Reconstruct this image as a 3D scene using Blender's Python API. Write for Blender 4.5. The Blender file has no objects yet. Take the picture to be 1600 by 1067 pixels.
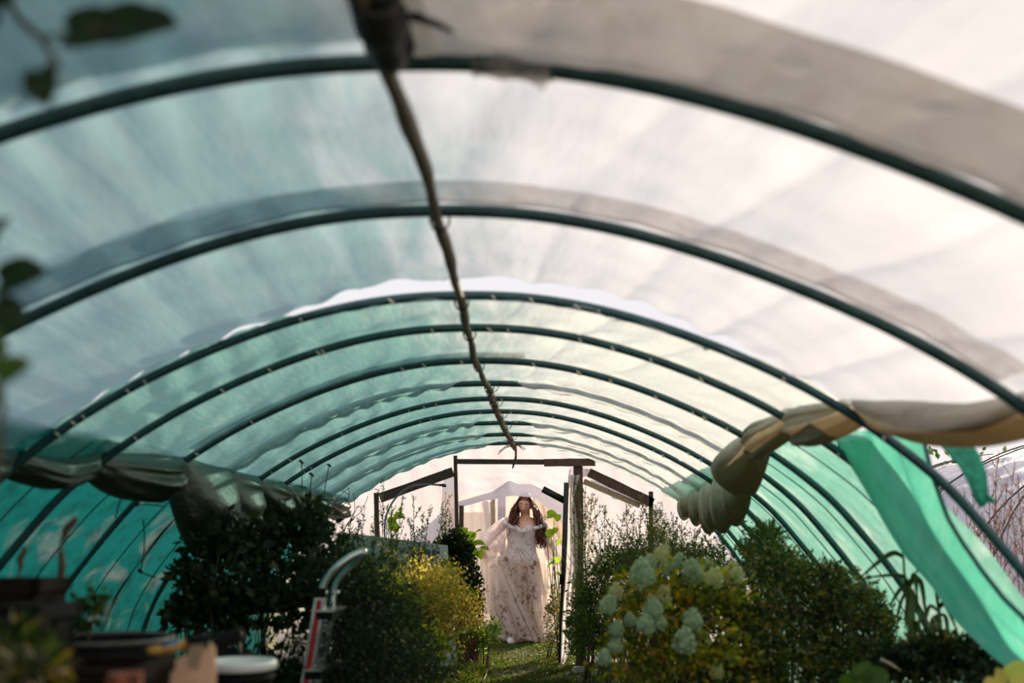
import bpy, math, random
import numpy as np
from mathutils import Vector, Matrix
rnd = random.Random(7)
rng = np.random.default_rng(7)
SC = bpy.context.scene
COL = SC.collection

# ---------------------------------------------------------------- camera
CAM = np.array([.31, 0., 1.1]); F = 1556.
PITCH, YAW = math.radians(11.51), math.radians(2.02)
cd = bpy.data.cameras.new('camera'); cam = bpy.data.objects.new('camera', cd); COL.objects.link(cam)
cam.location = CAM; cam.rotation_euler = (math.pi/2+PITCH, 0, YAW)
cd.sensor_width = 36; cd.lens = F/1600*36; cd.clip_start = .02; cd.clip_end = 400
cd.dof.use_dof = True; cd.dof.focus_distance = 11.3; cd.dof.aperture_fstop = 1.6
SC.camera = cam

# ---------------------------------------------------------------- world, sun, exposure
w = bpy.data.worlds.new('world'); SC.world = w; w.use_nodes = True
nt = w.node_tree; nt.nodes.clear()
g = nt.nodes.new('ShaderNodeTexCoord'); sp = nt.nodes.new('ShaderNodeSeparateXYZ'); rp = nt.nodes.new('ShaderNodeValToRGB')
bg = nt.nodes.new('ShaderNodeBackground'); ow = nt.nodes.new('ShaderNodeOutputWorld')
nt.links.new(g.outputs['Generated'], sp.inputs[0]); nt.links.new(sp.outputs['Z'], rp.inputs[0])
rp.color_ramp.elements[0].position = 0; rp.color_ramp.elements[0].color = (1.0, .90, .87, 1)
rp.color_ramp.elements[1].position = .9; rp.color_ramp.elements[1].color = (.90, .89, .95, 1)
e = rp.color_ramp.elements.new(.22); e.color = (.92, .90, .93, 1)
nt.links.new(rp.outputs[0], bg.inputs[0]); bg.inputs[1].default_value = 1.08
nt.links.new(bg.outputs[0], ow.inputs[0])
sl = bpy.data.lights.new('sun', 'SUN'); so = bpy.data.objects.new('sun', sl); COL.objects.link(so)
SUNDIR = Vector((.40, .85, .34)).normalized()
so.rotation_euler = SUNDIR.to_track_quat('Z', 'Y').to_euler(); so.location = (20, 25, 14)
sl.energy = 10.0; sl.angle = math.radians(1.0); sl.color = (1.0, .82, .62)
vs = SC.view_settings; vs.view_transform = 'Standard'; vs.look = 'None'; vs.exposure = -.12; vs.gamma = 1; vs.use_curve_mapping = False

# ---------------------------------------------------------------- helpers
cp, spn = math.cos(PITCH), math.sin(PITCH); cy_, sy_ = math.cos(YAW), math.sin(YAW)
RV = np.array([cy_, sy_, 0.]); FV = np.array([-sy_*cp, cy_*cp, spn]); UV = np.array([sy_*spn, -cy_*spn, cp])
def at(px, py, Y):
    """world point at distance Y down the tunnel"""
    d = RV*(px-800)/F-UV*(py-533.5)/F+FV
    return CAM+d*(Y/d[1])

def wloc(o):
    v = Vector((0, 0, 0))
    while o is not None:
        v += o.location; o = o.parent
    return v
def tag(o, label, cat, group=None, kind=None):
    o['label'] = label; o['category'] = cat
    if group: o['group'] = group
    if kind: o['kind'] = kind
    return o
def thing(name, label, cat, loc=(0, 0, 0), group=None):
    o = bpy.data.objects.new(name, None); COL.objects.link(o); o.location = Vector(loc); o.empty_display_size = .1
    return tag(o, label, cat, group)
def mesh(name, V, Fc, mat, parent=None, smooth=True, loc=None, label=None, kind=None):
    """one mesh object; V in world space, stored about its parent's (or its own) base"""
    V = np.asarray(V, float)
    me = bpy.data.meshes.new(name)
    base = wloc(parent) if parent is not None else Vector(loc if loc is not None else (0, 0, 0))
    V = V-np.array(base)
    if isinstance(Fc, np.ndarray):
        nf, k = Fc.shape
        me.vertices.add(len(V)); me.vertices.foreach_set('co', V.astype(np.float32).ravel())
        me.loops.add(nf*k); me.loops.foreach_set('vertex_index', Fc.astype(np.int32).ravel())
        me.polygons.add(nf); me.polygons.foreach_set('loop_start', np.arange(0, nf*k, k, dtype=np.int32))
        me.update(calc_edges=True)
    else:
        me.from_pydata([tuple(v) for v in V], [], [tuple(f) for f in Fc]); me.update()
    if smooth: me.polygons.foreach_set('use_smooth', np.ones(len(me.polygons), bool))
    me.materials.append(mat)
    o = bpy.data.objects.new(name, me); COL.objects.link(o)
    if parent is not None: o.parent = parent
    elif loc is not None: o.location = base
    if label: o['label'] = label
    if kind: o['kind'] = kind
    return o
class MB:
    def __init__(s): s.v = []; s.f = []; s.n = 0
    def add(s, V, Fc):
        s.v.append(np.asarray(V, float)); s.f += [tuple(int(i)+s.n for i in f) for f in Fc]; s.n += len(V); return s
    def out(s): return np.concatenate(s.v), s.f
    def box(s, c, size, R=None, taper=1.0):
        c = np.array(c, float); h = np.array(size, float)/2
        V = np.array([[x, y, z] for z in (-1, 1) for y in (-1, 1) for x in (-1, 1)], float)*h
        V[4:, :2] *= taper
        if R is not None: V = V@np.array(R).T
        return s.add(V+c, [(0, 2, 3, 1), (4, 5, 7, 6), (0, 1, 5, 4), (2, 6, 7, 3), (0, 4, 6, 2), (1, 3, 7, 5)])
    def beam(s, a, b, w, h, up=(0, 0, 1)):
        a = np.array(a, float); b = np.array(b, float); d = b-a; L = np.linalg.norm(d); d /= L
        u = np.array(up, float)
        if abs(d@u) > .95: u = np.array([0, 1., 0])
        x = np.cross(d, u); x /= np.linalg.norm(x); z = np.cross(x, d)
        return s.box((a+b)/2, (w, L, h), np.stack([x, d, z], 1))
    def tube(s, pts, r, seg=6, cap=True):
        pts = np.asarray(pts, float); n = len(pts); r = np.broadcast_to(np.asarray(r, float), (n,))
        T = np.gradient(pts, axis=0); T /= np.linalg.norm(T, axis=1)[:, None]+1e-9
        u = np.array([0, 0, 1.]) if abs(T[0][2]) < .9 else np.array([1., 0, 0])
        V = []
        for i in range(n):
            u = u-T[i]*(u@T[i]); u /= np.linalg.norm(u)+1e-9; b = np.cross(T[i], u)
            for k in range(seg):
                a = 2*math.pi*k/seg; V.append(pts[i]+r[i]*(math.cos(a)*u+math.sin(a)*b))
        Fc = [(i*seg+k, i*seg+(k+1) % seg, (i+1)*seg+(k+1) % seg, (i+1)*seg+k) for i in range(n-1) for k in range(seg)]
        if cap: Fc += [tuple(range(seg))[::-1], tuple((n-1)*seg+k for k in range(seg))]
        return s.add(V, Fc)
    def lathe(s, c, prof, seg=24, R=None, sx=1, sy=1):
        V = []
        for (r, z) in prof:
            for k in range(seg):
                a = 2*math.pi*k/seg; V.append((r*math.cos(a)*sx, r*math.sin(a)*sy, z))
        V = np.array(V)
        if R is not None: V = V@np.array(R).T
        n = len(prof)
        return s.add(V+np.array(c), [(i*seg+k, i*seg+(k+1) % seg, (i+1)*seg+(k+1) % seg, (i+1)*seg+k) for i in range(n-1) for k in range(seg)])
    def obj(s, name, mat, parent=None, smooth=True, **k):
        V, Fc = s.out(); return mesh(name, V, Fc, mat, parent, smooth, **k)
def gridf(nu, nv, closed=False):
    i, j = np.meshgrid(np.arange(nv-1), np.arange(nu if closed else nu-1), indexing='ij')
    j2 = (j+1) % nu
    return np.stack([i*nu+j, i*nu+j2, (i+1)*nu+j2, (i+1)*nu+j], -1).reshape(-1, 4)
def sheet(name, P, mat, parent=None, closed=False, **k):
    """P array (nv, nu, 3)"""
    nv, nu = P.shape[:2]
    return mesh(name, P.reshape(-1, 3), gridf(nu, nv, closed), mat, parent, **k)
def solidify(o, t):
    m = o.modifiers.new('thick', 'SOLIDIFY'); m.thickness = t; m.offset = 0; return o
def wob(seed, k=6, scale=1.):
    """smooth pseudo noise of two variables as a sum of waves"""
    r = np.random.default_rng(seed); A = r.normal(size=(k, 2))*scale; ph = r.uniform(0, 6.28, k); am = r.uniform(.5, 1, k)
    return lambda a, b: sum(am[i]*np.sin(A[i, 0]*a+A[i, 1]*b+ph[i]) for i in range(k))/k*1.6
def Rz(a): c, s = math.cos(a), math.sin(a); return np.array([[c, -s, 0], [s, c, 0], [0, 0, 1.]])
def Rx(a): c, s = math.cos(a), math.sin(a); return np.array([[1., 0, 0], [0, c, -s], [0, s, c]])
def Ry(a): c, s = math.cos(a), math.sin(a); return np.array([[c, 0, s], [0, 1., 0], [-s, 0, c]])

# ---------------------------------------------------------------- materials
def newmat(name):
    m = bpy.data.materials.new(name); m.use_nodes = True; m.node_tree.nodes.clear(); return m, m.node_tree
def N(nt, t, **k):
    n = nt.nodes.new('ShaderNode'+t)
    for a, b in k.items():
        if a in n.inputs: n.inputs[a].default_value = b
        else: setattr(n, a, b)
    return n
def solid(name, col, rough=.6, metal=0, bump=0, bscale=40, var=.0, stretch=(1, 1, 1), col2=None, spec=.5):
    m, nt = newmat(name); L = nt.links.new
    p = N(nt, 'BsdfPrincipled'); o = N(nt, 'OutputMaterial'); L(p.outputs[0], o.inputs[0])
    p.inputs['Roughness'].default_value = rough; p.inputs['Metallic'].default_value = metal
    p.inputs['Specular IOR Level'].default_value = spec
    tc = N(nt, 'TexCoord'); mp = N(nt, 'Mapping'); mp.inputs['Scale'].default_value = stretch; L(tc.outputs['Object'], mp.inputs[0])
    n = N(nt, 'TexNoise'); n.inputs['Scale'].default_value = bscale; n.inputs['Detail'].default_value = 5; L(mp.outputs[0], n.inputs[0])
    r = N(nt, 'ValToRGB'); r.color_ramp.elements[0].position = .3; r.color_ramp.elements[1].position = .7
    c2 = col2 if col2 else tuple(c*(1-var) for c in col); c1 = col if col2 else tuple(min(1, c*(1+var)) for c in col)
    r.color_ramp.elements[0].color = (*c2, 1); r.color_ramp.elements[1].color = (*c1, 1)
    L(n.outputs[0], r.inputs[0]); L(r.outputs[0], p.inputs['Base Color'])
    if bump:
        b = N(nt, 'Bump'); b.inputs['Strength'].default_value = bump; b.inputs['Distance'].default_value = .01
        L(n.outputs[0], b.inputs['Height']); L(b.outputs[0], p.inputs['Normal'])
    return m
def film(name, cols, clear=.1, tint=None, tintx=(.3, -.35), dirt=None, dirt_amt=.3, bump=.35, bscale=(2, 1.2, 2), trl=.78, streak=None, gloss=.06, fine=9):
    """thin sheet: mostly translucent, a little see-through. cols: base colour; tint: colour of the sheet on the far side of tintx"""
    m, nt = newmat(name); L = nt.links.new
    tc = N(nt, 'TexCoord'); sp = N(nt, 'SeparateXYZ'); L(tc.outputs['Object'], sp.inputs[0])
    mp = N(nt, 'Mapping'); mp.inputs['Scale'].default_value = bscale; L(tc.outputs['Object'], mp.inputs[0])
    n1 = N(nt, 'TexNoise'); n1.inputs['Scale'].default_value = 2.2; n1.inputs['Detail'].default_value = 6; n1.inputs['Distortion'].default_value = .6; L(mp.outputs[0], n1.inputs[0])
    n2 = N(nt, 'TexNoise'); n2.inputs['Scale'].default_value = fine; n2.inputs['Detail'].default_value = 7; n2.inputs['Roughness'].default_value = .62; L(mp.outputs[0], n2.inputs[0])
    col = N(nt, 'RGB'); col.outputs[0].default_value = (*cols, 1); c = col.outputs[0]
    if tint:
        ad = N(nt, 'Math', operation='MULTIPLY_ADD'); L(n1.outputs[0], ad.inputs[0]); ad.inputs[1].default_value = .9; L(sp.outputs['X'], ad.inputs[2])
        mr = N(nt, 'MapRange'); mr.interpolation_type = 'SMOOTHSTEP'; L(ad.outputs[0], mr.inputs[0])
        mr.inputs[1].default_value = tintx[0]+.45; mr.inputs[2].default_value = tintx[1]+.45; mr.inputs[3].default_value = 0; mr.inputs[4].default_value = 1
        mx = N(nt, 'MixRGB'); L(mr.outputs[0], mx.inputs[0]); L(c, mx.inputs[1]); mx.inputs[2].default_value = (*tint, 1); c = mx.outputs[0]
    if streak:
        r = N(nt, 'ValToRGB'); r.color_ramp.elements[0].position = streak[1]; r.color_ramp.elements[1].position = streak[2]; L(n1.outputs[0], r.inputs[0])
        mx = N(nt, 'MixRGB'); L(r.outputs[0], mx.inputs[0]); L(c, mx.inputs[1]); mx.inputs[2].default_value = (*streak[0], 1); c = mx.outputs[0]
    if dirt:
        r = N(nt, 'ValToRGB'); r.color_ramp.elements[0].position = .48; r.color_ramp.elements[1].position = .72; L(n2.outputs[0], r.inputs[0])
        ml = N(nt, 'Math', operation='MULTIPLY'); L(r.outputs[0], ml.inputs[0]); ml.inputs[1].default_value = dirt_amt
        mx = N(nt, 'MixRGB'); L(ml.outputs[0], mx.inputs[0]); L(c, mx.inputs[1]); mx.inputs[2].default_value = (*dirt, 1); c = mx.outputs[0]
    b = N(nt, 'Bump'); b.inputs['Strength'].default_value = bump; b.inputs['Distance'].default_value = .03; L(n2.outputs[0], b.inputs['Height'])
    t = N(nt, 'BsdfTranslucent'); d = N(nt, 'BsdfDiffuse'); L(c, t.inputs[0]); L(c, d.inputs[0]); L(b.outputs[0], t.inputs[1]); L(b.outputs[0], d.inputs['Normal'])
    m1 = N(nt, 'MixShader'); m1.inputs[0].default_value = trl; L(d.outputs[0], m1.inputs[1]); L(t.outputs[0], m1.inputs[2])
    gl = N(nt, 'BsdfGlossy'); gl.inputs['Roughness'].default_value = .28; L(b.outputs[0], gl.inputs['Normal'])
    m2 = N(nt, 'MixShader'); m2.inputs[0].default_value = gloss; L(m1.outputs[0], m2.inputs[1]); L(gl.outputs[0], m2.inputs[2])
    tr = N(nt, 'BsdfTransparent'); L(c, tr.inputs[0])
    m3 = N(nt, 'MixShader'); m3.inputs[0].default_value = clear; L(m2.outputs[0], m3.inputs[1]); L(tr.outputs[0], m3.inputs[2])
    o = N(nt, 'OutputMaterial'); L(m3.outputs[0], o.inputs[0]); return m
def leafmat(name, cols, trl=.45, rough=.5):
    m, nt = newmat(name); L = nt.links.new
    ge = N(nt, 'NewGeometry'); r = N(nt, 'ValToRGB'); L(ge.outputs['Random Per Island'], r.inputs[0])
    els = r.color_ramp.elements
    while len(els) < len(cols): els.new(.5)
    for i, c in enumerate(cols): els[i].position = i/(len(cols)-1); els[i].color = (*c, 1)
    d = N(nt, 'BsdfPrincipled'); d.inputs['Roughness'].default_value = rough; d.inputs['Specular IOR Level'].default_value = .3; L(r.outputs[0], d.inputs['Base Color'])
    t = N(nt, 'BsdfTranslucent'); hs = N(nt, 'HueSaturation'); hs.inputs['Value'].default_value = 1.6; hs.inputs['Saturation'].default_value = 1.1; L(r.outputs[0], hs.inputs['Color']); L(hs.outputs[0], t.inputs[0])
    mx = N(nt, 'MixShader'); mx.inputs[0].default_value = trl; L(d.outputs[0], mx.inputs[1]); L(t.outputs[0], mx.inputs[2])
    o = N(nt, 'OutputMaterial'); L(mx.outputs[0], o.inputs[0]); return m

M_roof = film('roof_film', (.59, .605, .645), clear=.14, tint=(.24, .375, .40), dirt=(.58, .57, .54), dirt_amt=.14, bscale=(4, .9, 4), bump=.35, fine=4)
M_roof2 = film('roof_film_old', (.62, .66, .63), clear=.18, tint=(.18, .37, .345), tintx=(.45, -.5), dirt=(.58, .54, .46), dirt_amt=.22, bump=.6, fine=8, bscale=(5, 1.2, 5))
M_swag_old = film('gathered_film', (.26, .21, .14), clear=.05, tint=(.08, .15, .11), tintx=(.1, -.1), dirt=(.10, .055, .02), dirt_amt=.85, bump=.5, trl=.5, gloss=.14, fine=5)
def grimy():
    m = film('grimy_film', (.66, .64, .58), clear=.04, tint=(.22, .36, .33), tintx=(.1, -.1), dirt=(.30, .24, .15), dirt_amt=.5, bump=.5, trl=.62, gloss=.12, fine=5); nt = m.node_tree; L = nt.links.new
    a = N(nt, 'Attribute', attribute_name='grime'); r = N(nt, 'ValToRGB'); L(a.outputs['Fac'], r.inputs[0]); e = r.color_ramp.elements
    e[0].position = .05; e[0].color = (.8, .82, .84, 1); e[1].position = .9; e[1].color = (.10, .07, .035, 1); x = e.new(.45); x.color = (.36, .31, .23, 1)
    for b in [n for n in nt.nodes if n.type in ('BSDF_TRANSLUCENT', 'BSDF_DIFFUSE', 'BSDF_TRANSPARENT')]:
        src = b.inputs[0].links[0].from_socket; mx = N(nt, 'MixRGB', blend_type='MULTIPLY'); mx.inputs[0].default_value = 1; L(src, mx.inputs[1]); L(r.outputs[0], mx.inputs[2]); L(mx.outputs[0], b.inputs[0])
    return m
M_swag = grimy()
M_strip2 = film('overlap_film_dull', (.66, .62, .57), clear=.08, dirt=(.45, .38, .30), dirt_amt=.4, bump=.9, trl=.6, fine=8)
M_strip = film('overlap_film', (.84, .80, .77), clear=.52, tint=(.50, .62, .66), dirt=(.50, .42, .32), dirt_amt=.4, bump=.7, trl=.6, gloss=.10, fine=12)
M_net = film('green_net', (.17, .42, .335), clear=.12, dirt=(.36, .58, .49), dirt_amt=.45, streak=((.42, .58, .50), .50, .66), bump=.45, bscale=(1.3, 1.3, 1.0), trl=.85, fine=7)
M_netL = film('teal_net_shaded', (.014, .225, .19), clear=.08, dirt=(.012, .09, .075), dirt_amt=.8, streak=((.30, .34, .29), .53, .68), bump=.6, bscale=(1.3, 1.1, 1.6), trl=.85, fine=7)  # left net, darkened in its colour for the side without sun
M_net2 = film('loose_green_net', (.085, .41, .305), clear=.08, dirt=(.28, .52, .43), dirt_amt=.4, bump=.3, bscale=(2, 2, .6), trl=.85)
M_white = film('white_film', (.60, .575, .60), clear=.46, dirt=(.75, .72, .70), dirt_amt=.25, bump=.4, trl=.8)
M_porch = film('porch_sheet', (.60, .57, .66), clear=.16, dirt=(.50, .45, .45), dirt_amt=.3, bump=.4, trl=.45)
M_beige = film('beige_cloth', (.62, .48, .36), clear=.1, dirt=(.4, .3, .22), dirt_amt=.3, bump=.4, trl=.5)
M_tunnel = film('silver_film', (.66, .64, .74), clear=.0, dirt=(.50, .48, .58), dirt_amt=.4, bump=.7, trl=.35, gloss=.12, fine=6)
M_tuck = solid('film_tuck', (.62, .56, .50), .5, 0, .2, 30, .1)
M_hoop = solid('hoop_pipe', (.020, .075, .078), .33, 0, .15, 30, .3)
M_pole = solid('ridge_wood', (.19, .155, .09), .7, 0, .8, 60, .0, (8, .6, 8), col2=(.07, .055, .03))
M_rust = solid('rusty_wire', (.16, .05, .03), .7, 0, .3, 60, .4)
M_tape = solid('dark_tape', (.012, .013, .012), .55, 0, .5, 50, .3)
M_wood = solid('weathered_wood', (.15, .085, .065), .75, 0, .7, 30, .0, (6, 6, .6), col2=(.055, .03, .025))
M_wood2 = solid('pale_wood', (.45, .34, .22), .75, 0, .5, 30, .3, (4, 4, .6))
M_dark = solid('dark_metal', (.02, .022, .02), .5, 0, .2, 40, .3)
M_soil = solid('soil', (.055, .04, .025), .95, 0, 1, 30, .5)
M_field = solid('field', (.13, .13, .05), .95, 0, 1, 8, .4)
M_alu = solid('aluminium', (.62, .66, .64), .28, .85, .1, 60, .1)
M_red = solid('red_paint', (.38, .012, .012), .5, 0, .1, 40, .2)
M_black = solid('black_plastic', (.007, .008, .008), .8, 0, .2, 40, .3, spec=.15)
M_brown = solid('brown_plastic', (.014, .010, .007), .9, 0, .2, 30, .3, spec=.1)
M_card = solid('cardboard', (.85, .52, .33), .8, 0, .3, 25, .12)
M_lid = solid('white_plastic', (.72, .76, .72), .4, 0, .1, 20, .08)
M_blue = solid('blue_plastic', (.06, .16, .28), .4, 0, .1, 20, .1)
M_yel = solid('yellow_plastic', (.55, .30, .04), .45, 0, .1, 20, .1)
M_terra = solid('terracotta', (.28, .08, .04), .8, 0, .3, 30, .2)
M_hose = solid('grey_hose', (.16, .17, .22), .45, 0, .1, 30, .1)
M_board = solid('insulation_board', (.66, .69, .70), .6, 0, .2, 12, .12)
M_print = solid('blue_print', (.05, .13, .22), .6)
M_print2 = solid('dark_print', (.03, .045, .06), .6)
M_stone = solid('pale_stone', (.5, .5, .48), .8, 0, .5, 20, .2)
M_bark = solid('bark', (.09, .06, .035), .85, 0, .6, 30, .3)
M_stem = solid('green_stem', (.10, .16, .045), .6, 0, .2, 30, .3)
M_redstem = solid('reddish_stem', (.30, .12, .10), .7, 0, .2, 30, .4)
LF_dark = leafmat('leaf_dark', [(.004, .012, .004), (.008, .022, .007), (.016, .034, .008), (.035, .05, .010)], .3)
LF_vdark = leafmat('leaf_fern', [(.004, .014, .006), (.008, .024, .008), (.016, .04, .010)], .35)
LF_mid = leafmat('leaf_mid', [(.012, .035, .008), (.025, .06, .012), (.055, .10, .018), (.11, .13, .02)], .45)
LF_yel = leafmat('leaf_yellow', [(.08, .12, .02), (.34, .33, .05), (.68, .55, .16), (.52, .32, .10), (.20, .25, .04)], .6)
LF_lime = leafmat('leaf_lime', [(.12, .24, .03), (.20, .33, .04), (.28, .38, .05)], .6)
LF_weed = leafmat('leaf_weed', [(.03, .055, .015), (.06, .09, .02), (.13, .15, .035), (.08, .05, .03)], .5)
LF_mix = leafmat('leaf_autumn_sparkle', [(.010, .026, .007), (.022, .046, .012), (.045, .075, .015), (.10, .12, .02), (.30, .20, .03), (.028, .05, .010), (.014, .034, .009), (.38, .30, .20), (.02, .04, .01)], .5)  # orange tinted leaves; the brightest and pale ones are sun sparkle put into colour
LF_brown = leafmat('leaf_brown', [(.07, .03, .015), (.14, .07, .03), (.24, .16, .07), (.09, .09, .025)], .4)
LF_hyd = leafmat('leaf_hydrangea', [(.02, .05, .010), (.06, .10, .016), (.17, .20, .025), (.46, .38, .05), (.09, .13, .02), (.55, .32, .05), (.04, .08, .014), (.20, .24, .03)], .62)  # yellow-orange leaves, their colour brightened to carry golden sunlight
LF_clump = leafmat('leaf_clump', [(.05, .09, .015), (.12, .18, .02), (.22, .26, .03), (.34, .32, .05), (.08, .13, .02)], .55)
LF_grass = leafmat('grass_blade', [(.018, .04, .006), (.035, .07, .010), (.08, .11, .015), (.13, .10, .03)], .45)
LF_head = leafmat('floret', [(.28, .40, .27), (.37, .48, .33), (.46, .52, .33), (.33, .44, .32)], .35)
LF_head2 = leafmat('floret_cream', [(.40, .46, .24), (.52, .52, .27), (.55, .48, .28)], .4)

# ---------------------------------------------------------------- tunnel profile (half section, x then height)
PX = np.array([0, .25, .5, .75, 1.0, 1.25, 1.5, 1.75, 2.0, 2.14, 2.2, 2.24, 2.25])
PZ = np.array([2.03, 2.02, 1.975, 1.9, 1.80, 1.68, 1.525, 1.32, 1.0, .78, .6, .3, 0.])
_fx = np.concatenate([-PX[::-1], PX[1:]]); _fz = np.concatenate([PZ[::-1], PZ[1:]])
def _smooth():
    s = np.concatenate([[0], np.cumsum(np.hypot(np.diff(_fx), np.diff(_fz)))])
    q = np.linspace(0, s[-1], 400); x = np.interp(q, s, _fx); z = np.interp(q, s, _fz)
    for _ in range(60):
        x[1:-1] = .25*x[:-2]+.5*x[1:-1]+.25*x[2:]; z[1:-1] = .25*z[:-2]+.5*z[1:-1]+.25*z[2:]
    return x, z
_sx, _sz = _smooth()
_ss = np.concatenate([[0], np.cumsum(np.hypot(np.diff(_sx), np.diff(_sz)))]); ARC = _ss[-1]/2; _ss = _ss-ARC
def prof(s):   # s = arc length from the ridge, negative to the left
    return np.interp(s, _ss, _sx), np.interp(s, _ss, _sz)
_nx = -np.gradient(_sz, _ss); _nz = np.gradient(_sx, _ss); _l = np.hypot(_nx, _nz); _nx /= _l; _nz /= _l
def pnorm(s): return np.interp(s, _ss, _nx), np.interp(s, _ss, _nz)
def s_of_x(x): return float(np.interp(x, _sx, _ss))
HOOPY = [.85, 1.80, 2.69, 3.66, 4.24, 5.03, 5.77, 6.40, 7.03, 7.72, 8.55, 9.30]
HOFF = {1.80: 0, 3.66: -.01, 4.24: -.02, 5.03: -.03, 5.77: -.03, 6.40: -.03, 7.03: -.04, 7.72: -.04, 8.55: -.04, 9.30: -.01}
HIDDEN = (5.77, 7.72, 8.55, 9.30)

# ---------------------------------------------------------------- ground
gx = np.linspace(-14, 16, 90); gy = np.linspace(-6, 60, 140)
GX, GY = np.meshgrid(gx, gy); gn = wob(3, 8, 1.6)
GZ = gn(GX, GY)*.02-.01
mesh('ground', np.stack([GX, GY, GZ], -1).reshape(-1, 3), gridf(90, 140), M_field, kind='structure')
gx = np.linspace(-2.2, 2.2, 60); gy = np.linspace(-1, 13.2, 160); GX, GY = np.meshgrid(gx, gy)
GZ = .012+gn(GX, GY)*.02+.02*np.abs(GX)
bed = mesh('floor', np.stack([GX, GY, GZ], -1).reshape(-1, 3), gridf(60, 160), M_soil, kind='structure')

# ---------------------------------------------------------------- hoops
ordn = {1.80: 'nearest bare pipe hoop, crossed by the ridge pole under its dark knot', 2.69: 'second thick pipe hoop, with scalloped film clipped above it',
        3.66: 'pipe hoop under the bright open slit in the roof film', 4.24: 'pipe hoop just beyond the bright slit in the roof film',
        5.03: 'thick pipe hoop with a large dark film pouch at each shoulder', 5.77: 'pipe hoop hidden above the film except beside the ridge, first past the pouches',
        6.40: 'pipe hoop with strings hung from its left flank, halfway down the tunnel', 7.03: 'pipe hoop next behind the one with hung strings',
        7.72: 'pipe hoop third from the end wall, only a short dark piece seen by the ridge', 8.55: 'pipe hoop next to last before the end wall, hidden above the film',
        9.30: 'last pipe hoop, standing against the white end wall', .85: 'pipe hoop above and behind the camera, out of the picture'}
for Y in HOOPY:
    s = np.linspace(-ARC, ARC, 110); x, z = prof(s); ox = HOFF.get(Y, 0)
    up = np.zeros_like(s)
    if Y in HIDDEN: up = .02*np.clip((np.abs(s)-.15)/.3, 0, 1)
    nx, nz = pnorm(s)
    P = np.stack([x+ox+nx*up, np.full_like(s, Y)+.006*np.sin(s*3+Y*9), z+nz*up], 1)
    t = thing('tunnel_hoop', ordn[Y], 'hoop', (ox, Y, 0), 'pipe hoops of the tunnel')
    MB().tube(P, .0185 if Y < 6 else .0175, 10).obj('pipe', M_hoop, t)
    if 3 < Y < 9.2:
        mb = MB()
        for k in range(13):
            sk_ = rnd.uniform(-1.75, 1.75)
            if Y in HIDDEN and abs(sk_) > 2: continue
            xx, zz = prof(sk_); nx_, nz_ = pnorm(sk_); h_ = rnd.uniform(.35, 1.1); c_ = np.array([xx+ox-nx_*(.018 if Y not in HIDDEN else -.004), Y-.02, zz-nz_*(.018 if Y not in HIDDEN else -.004)])
            mb.tube([c_+[-.012*h_, -.018*h_, .010], c_, c_+[.010*h_, .004, -.006*h_]], [.004, .008*h_, .002], 5)
        mb.obj('film_tucks', M_tuck, t, kind='stuff')
    if Y == 1.80:
        sa, sb = s_of_x(.17), s_of_x(.33); q = np.linspace(sa, sb, 12); xx, zz = prof(q); ang = np.linspace(0, 2*math.pi, 17)[:-1]
        mb = MB(); mb.tube(np.stack([xx, np.full_like(q, Y), zz], 1), .024+.003*np.sin(q*90), 12)
        V = []
        for i, u in enumerate(np.linspace(0, 1, 8)):
            for v in np.linspace(0, 1, 6):
                V.append([.20+.13*v-.03*u*(1-v)-.02*u*v, Y-.03+.012*math.sin(v*9+u*4), 2.03-.015-.055*u*(1.1*v+.1)])
        mb.add(V, gridf(6, 8)); mb.obj('film_patch', M_strip, t, label='pale film wrapped over the pipe, with a loose flap')
        mb = MB(); mb.tube([[.17, Y-.02, 2.045], [.175, Y-.03, 2.07], [.17, Y-.03, 2.095]], [.02, .013, .003], 8); mb.obj('tape', solid('green_tape', (.02, .30, .18), .5), t, label='scrap of green tape')

# ---------------------------------------------------------------- ridge pole
ridge = thing('ridge_pole', 'long weathered wooden pole tied beneath the hoops along the ridge', 'pole', (0, 1.7, 2))
ry = np.array([.2, 1.0, 1.72, 1.87, 2.25, 2.75, 3.41, 4.05, 4.78, 5.3, 5.81, 6.4, 7.0, 7.9, 8.8, 9.5])
rx = np.array([-.02, .0, .009, .02, .021, .009, -.003, -.02, -.04, -.035, -.027, -.033, -.028, -.022, -.001, .0])
q = np.linspace(.2, 9.5, 150); rr = .0165+.0025*np.sin(q*7)+.0015*np.sin(q*23)
MB().tube(np.stack([np.interp(q, ry, rx)+.003*np.sin(q*9), q, 1.985+.005*np.sin(q*2.3)], 1), rr, 10).obj('shaft', M_pole, ridge)
mb = MB()   # spiral twine on the far half
q = np.linspace(5.8, 9.3, 260); mb.tube(np.stack([np.interp(q, ry, rx)+.021*np.cos(q*38), q, 1.985+.021*np.sin(q*38)], 1), .0035, 5)
mb.obj('twine', M_rust, ridge)
for k, Yh in enumerate([2.69, 3.66, 4.24, 5.03, 5.77, 6.4, 7.03, 7.72, 8.55]):
    mb = MB(); x0 = float(np.interp(Yh, ry, rx)); a = np.linspace(0, 6.28*2.5, 40)
    mb.tube(np.stack([x0+.027*np.cos(a), Yh+.01*np.linspace(-1, 1, 40)+.012*np.sin(a*.5), 2.0+.033*np.sin(a)], 1), .003, 5)
    if k > 3: mb.tube([[x0+.02, Yh, 1.97], [x0+.05, Yh-.02, 1.985], [x0+.06, Yh-.03, 2.01]], .0025, 5)
    mb.obj('wire_tie', M_rust if k > 4 else M_dark, ridge)
knot = MB(); kp = at(600, 10, 1.62)
a = np.linspace(0, 1, 14)
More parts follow.
